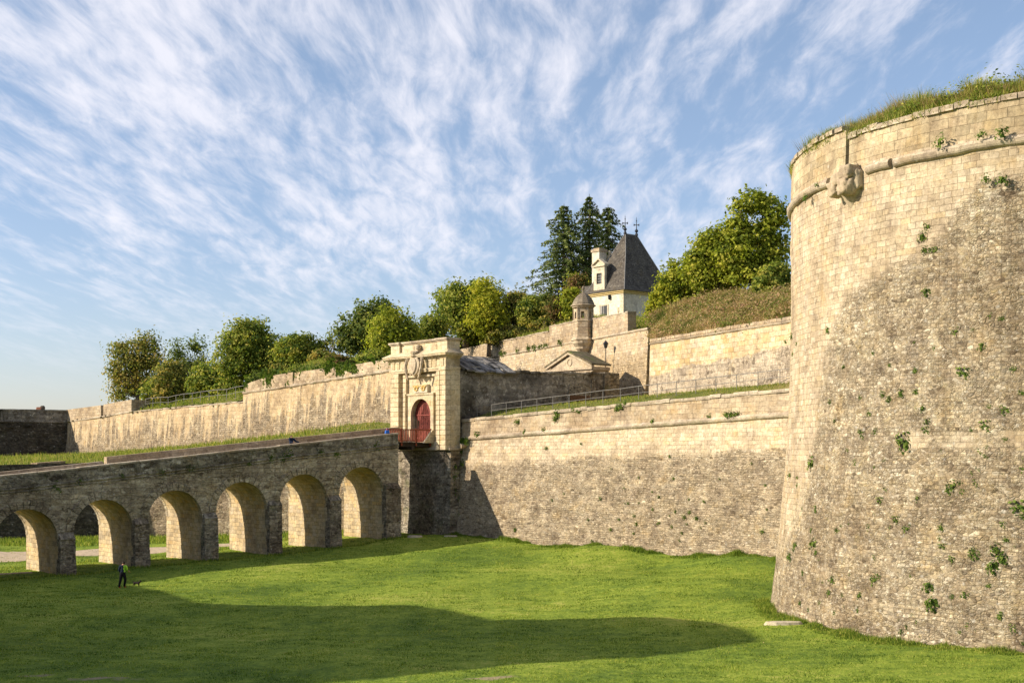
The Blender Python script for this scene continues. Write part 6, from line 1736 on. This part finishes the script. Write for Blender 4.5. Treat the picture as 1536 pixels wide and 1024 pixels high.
def wnoise(scale, loc, rot, sc, detail, rough, dist=0, warp=None):
    mp = wn('Mapping'); nt.links.new(cb_.outputs[0], mp.inputs[0]); mp.inputs['Scale'].default_value = scale; mp.inputs['Location'].default_value = loc; mp.inputs['Rotation'].default_value = (0, 0, rot)
    v = mp.outputs[0]
    if warp:
        n0 = wn('TexNoise'); nt.links.new(cb_.outputs[0], n0.inputs[0]); n0.inputs['Scale'].default_value = warp[0]; n0.inputs['Detail'].default_value = 3
        ma = wn('VectorMath', operation='MULTIPLY_ADD'); nt.links.new(n0.outputs['Color'], ma.inputs[0]); ma.inputs[1].default_value = (warp[1], warp[2], 0); nt.links.new(v, ma.inputs[2]); v = ma.outputs[0]
    n = wn('TexNoise'); nt.links.new(v, n.inputs[0]); n.inputs['Scale'].default_value = sc; n.inputs['Detail'].default_value = detail; n.inputs['Roughness'].default_value = rough; n.inputs['Distortion'].default_value = dist
    return n.outputs['Fac']
def wr(x, a, b, c=0, d=1):
    n = wn('MapRange', interpolation_type='SMOOTHSTEP'); nt.links.new(x, n.inputs[0])
    for i, v in enumerate((a, b, c, d)): n.inputs[i+1].default_value = v
    return n.outputs[0]
R0 = -.05
streak = wnoise((2.9, .5, 1), (3.3, 1.2, 0), R0, 1.6, 10, .58, .2, (.5, 1.5, .4))
fine = wnoise((8.5, 1.9, 1), (0, 4, 0), R0-.35, 1.9, 9, .62, .3, (.8, 2.0, .6))
cover = wnoise((.5, .28, 1), (1.7, 2.4, 0), 0, 1.0, 4, .5)
c = wm('ADD', wm('MULTIPLY', streak, .55), wm('ADD', wm('MULTIPLY', fine, .45), wm('MULTIPLY', wm('SUBTRACT', cover, .52), .3)))
cl = wr(c, .40, .69)
fade = wr(sp.outputs[2], .03, .16)
cl = wm('ADD', wm('MULTIPLY', wm('MULTIPLY', cl, fade), .76), .07)
mx = wn('Mix', data_type='RGBA'); nt.links.new(cl, mx.inputs['Factor'])
tn = wn('Mix', data_type='RGBA', blend_type='MULTIPLY'); tn.inputs['Factor'].default_value = 1; nt.links.new(sky.outputs[0], tn.inputs['A']); 
tr_ = wn('ValToRGB'); nt.links.new(sp.outputs[2], tr_.inputs[0]); tr_.color_ramp.elements[0].position = .0; tr_.color_ramp.elements[0].color = (1.0, .95, 1.1, 1); tr_.color_ramp.elements[1].position = .3; tr_.color_ramp.elements[1].color = (1.1, 1.08, 1.1, 1)
nt.links.new(tr_.outputs[0], tn.inputs['B'])
nt.links.new(tn.outputs['Result'], mx.inputs['A']); mx.inputs['B'].default_value = (6.9, 6.8, 7.3, 1)
nt.links.new(mx.outputs['Result'], bg_.inputs[0])

cam = bpy.data.cameras.new('camera'); cam.sensor_width = 36; cam.lens = F/1536*36; cam.shift_y = (HZ-512)/1536; cam.clip_end = 8000; cam.clip_start = .1
co = bpy.data.objects.new('camera', cam); C.objects.link(co); co.location = (0, 0, H); co.rotation_euler = (math.pi/2, 0, 0)
sc = bpy.context.scene; sc.camera = co
sc.view_settings.view_transform = 'Standard'; sc.view_settings.look = 'None'; sc.view_settings.gamma = 1; sc.view_settings.exposure = .58
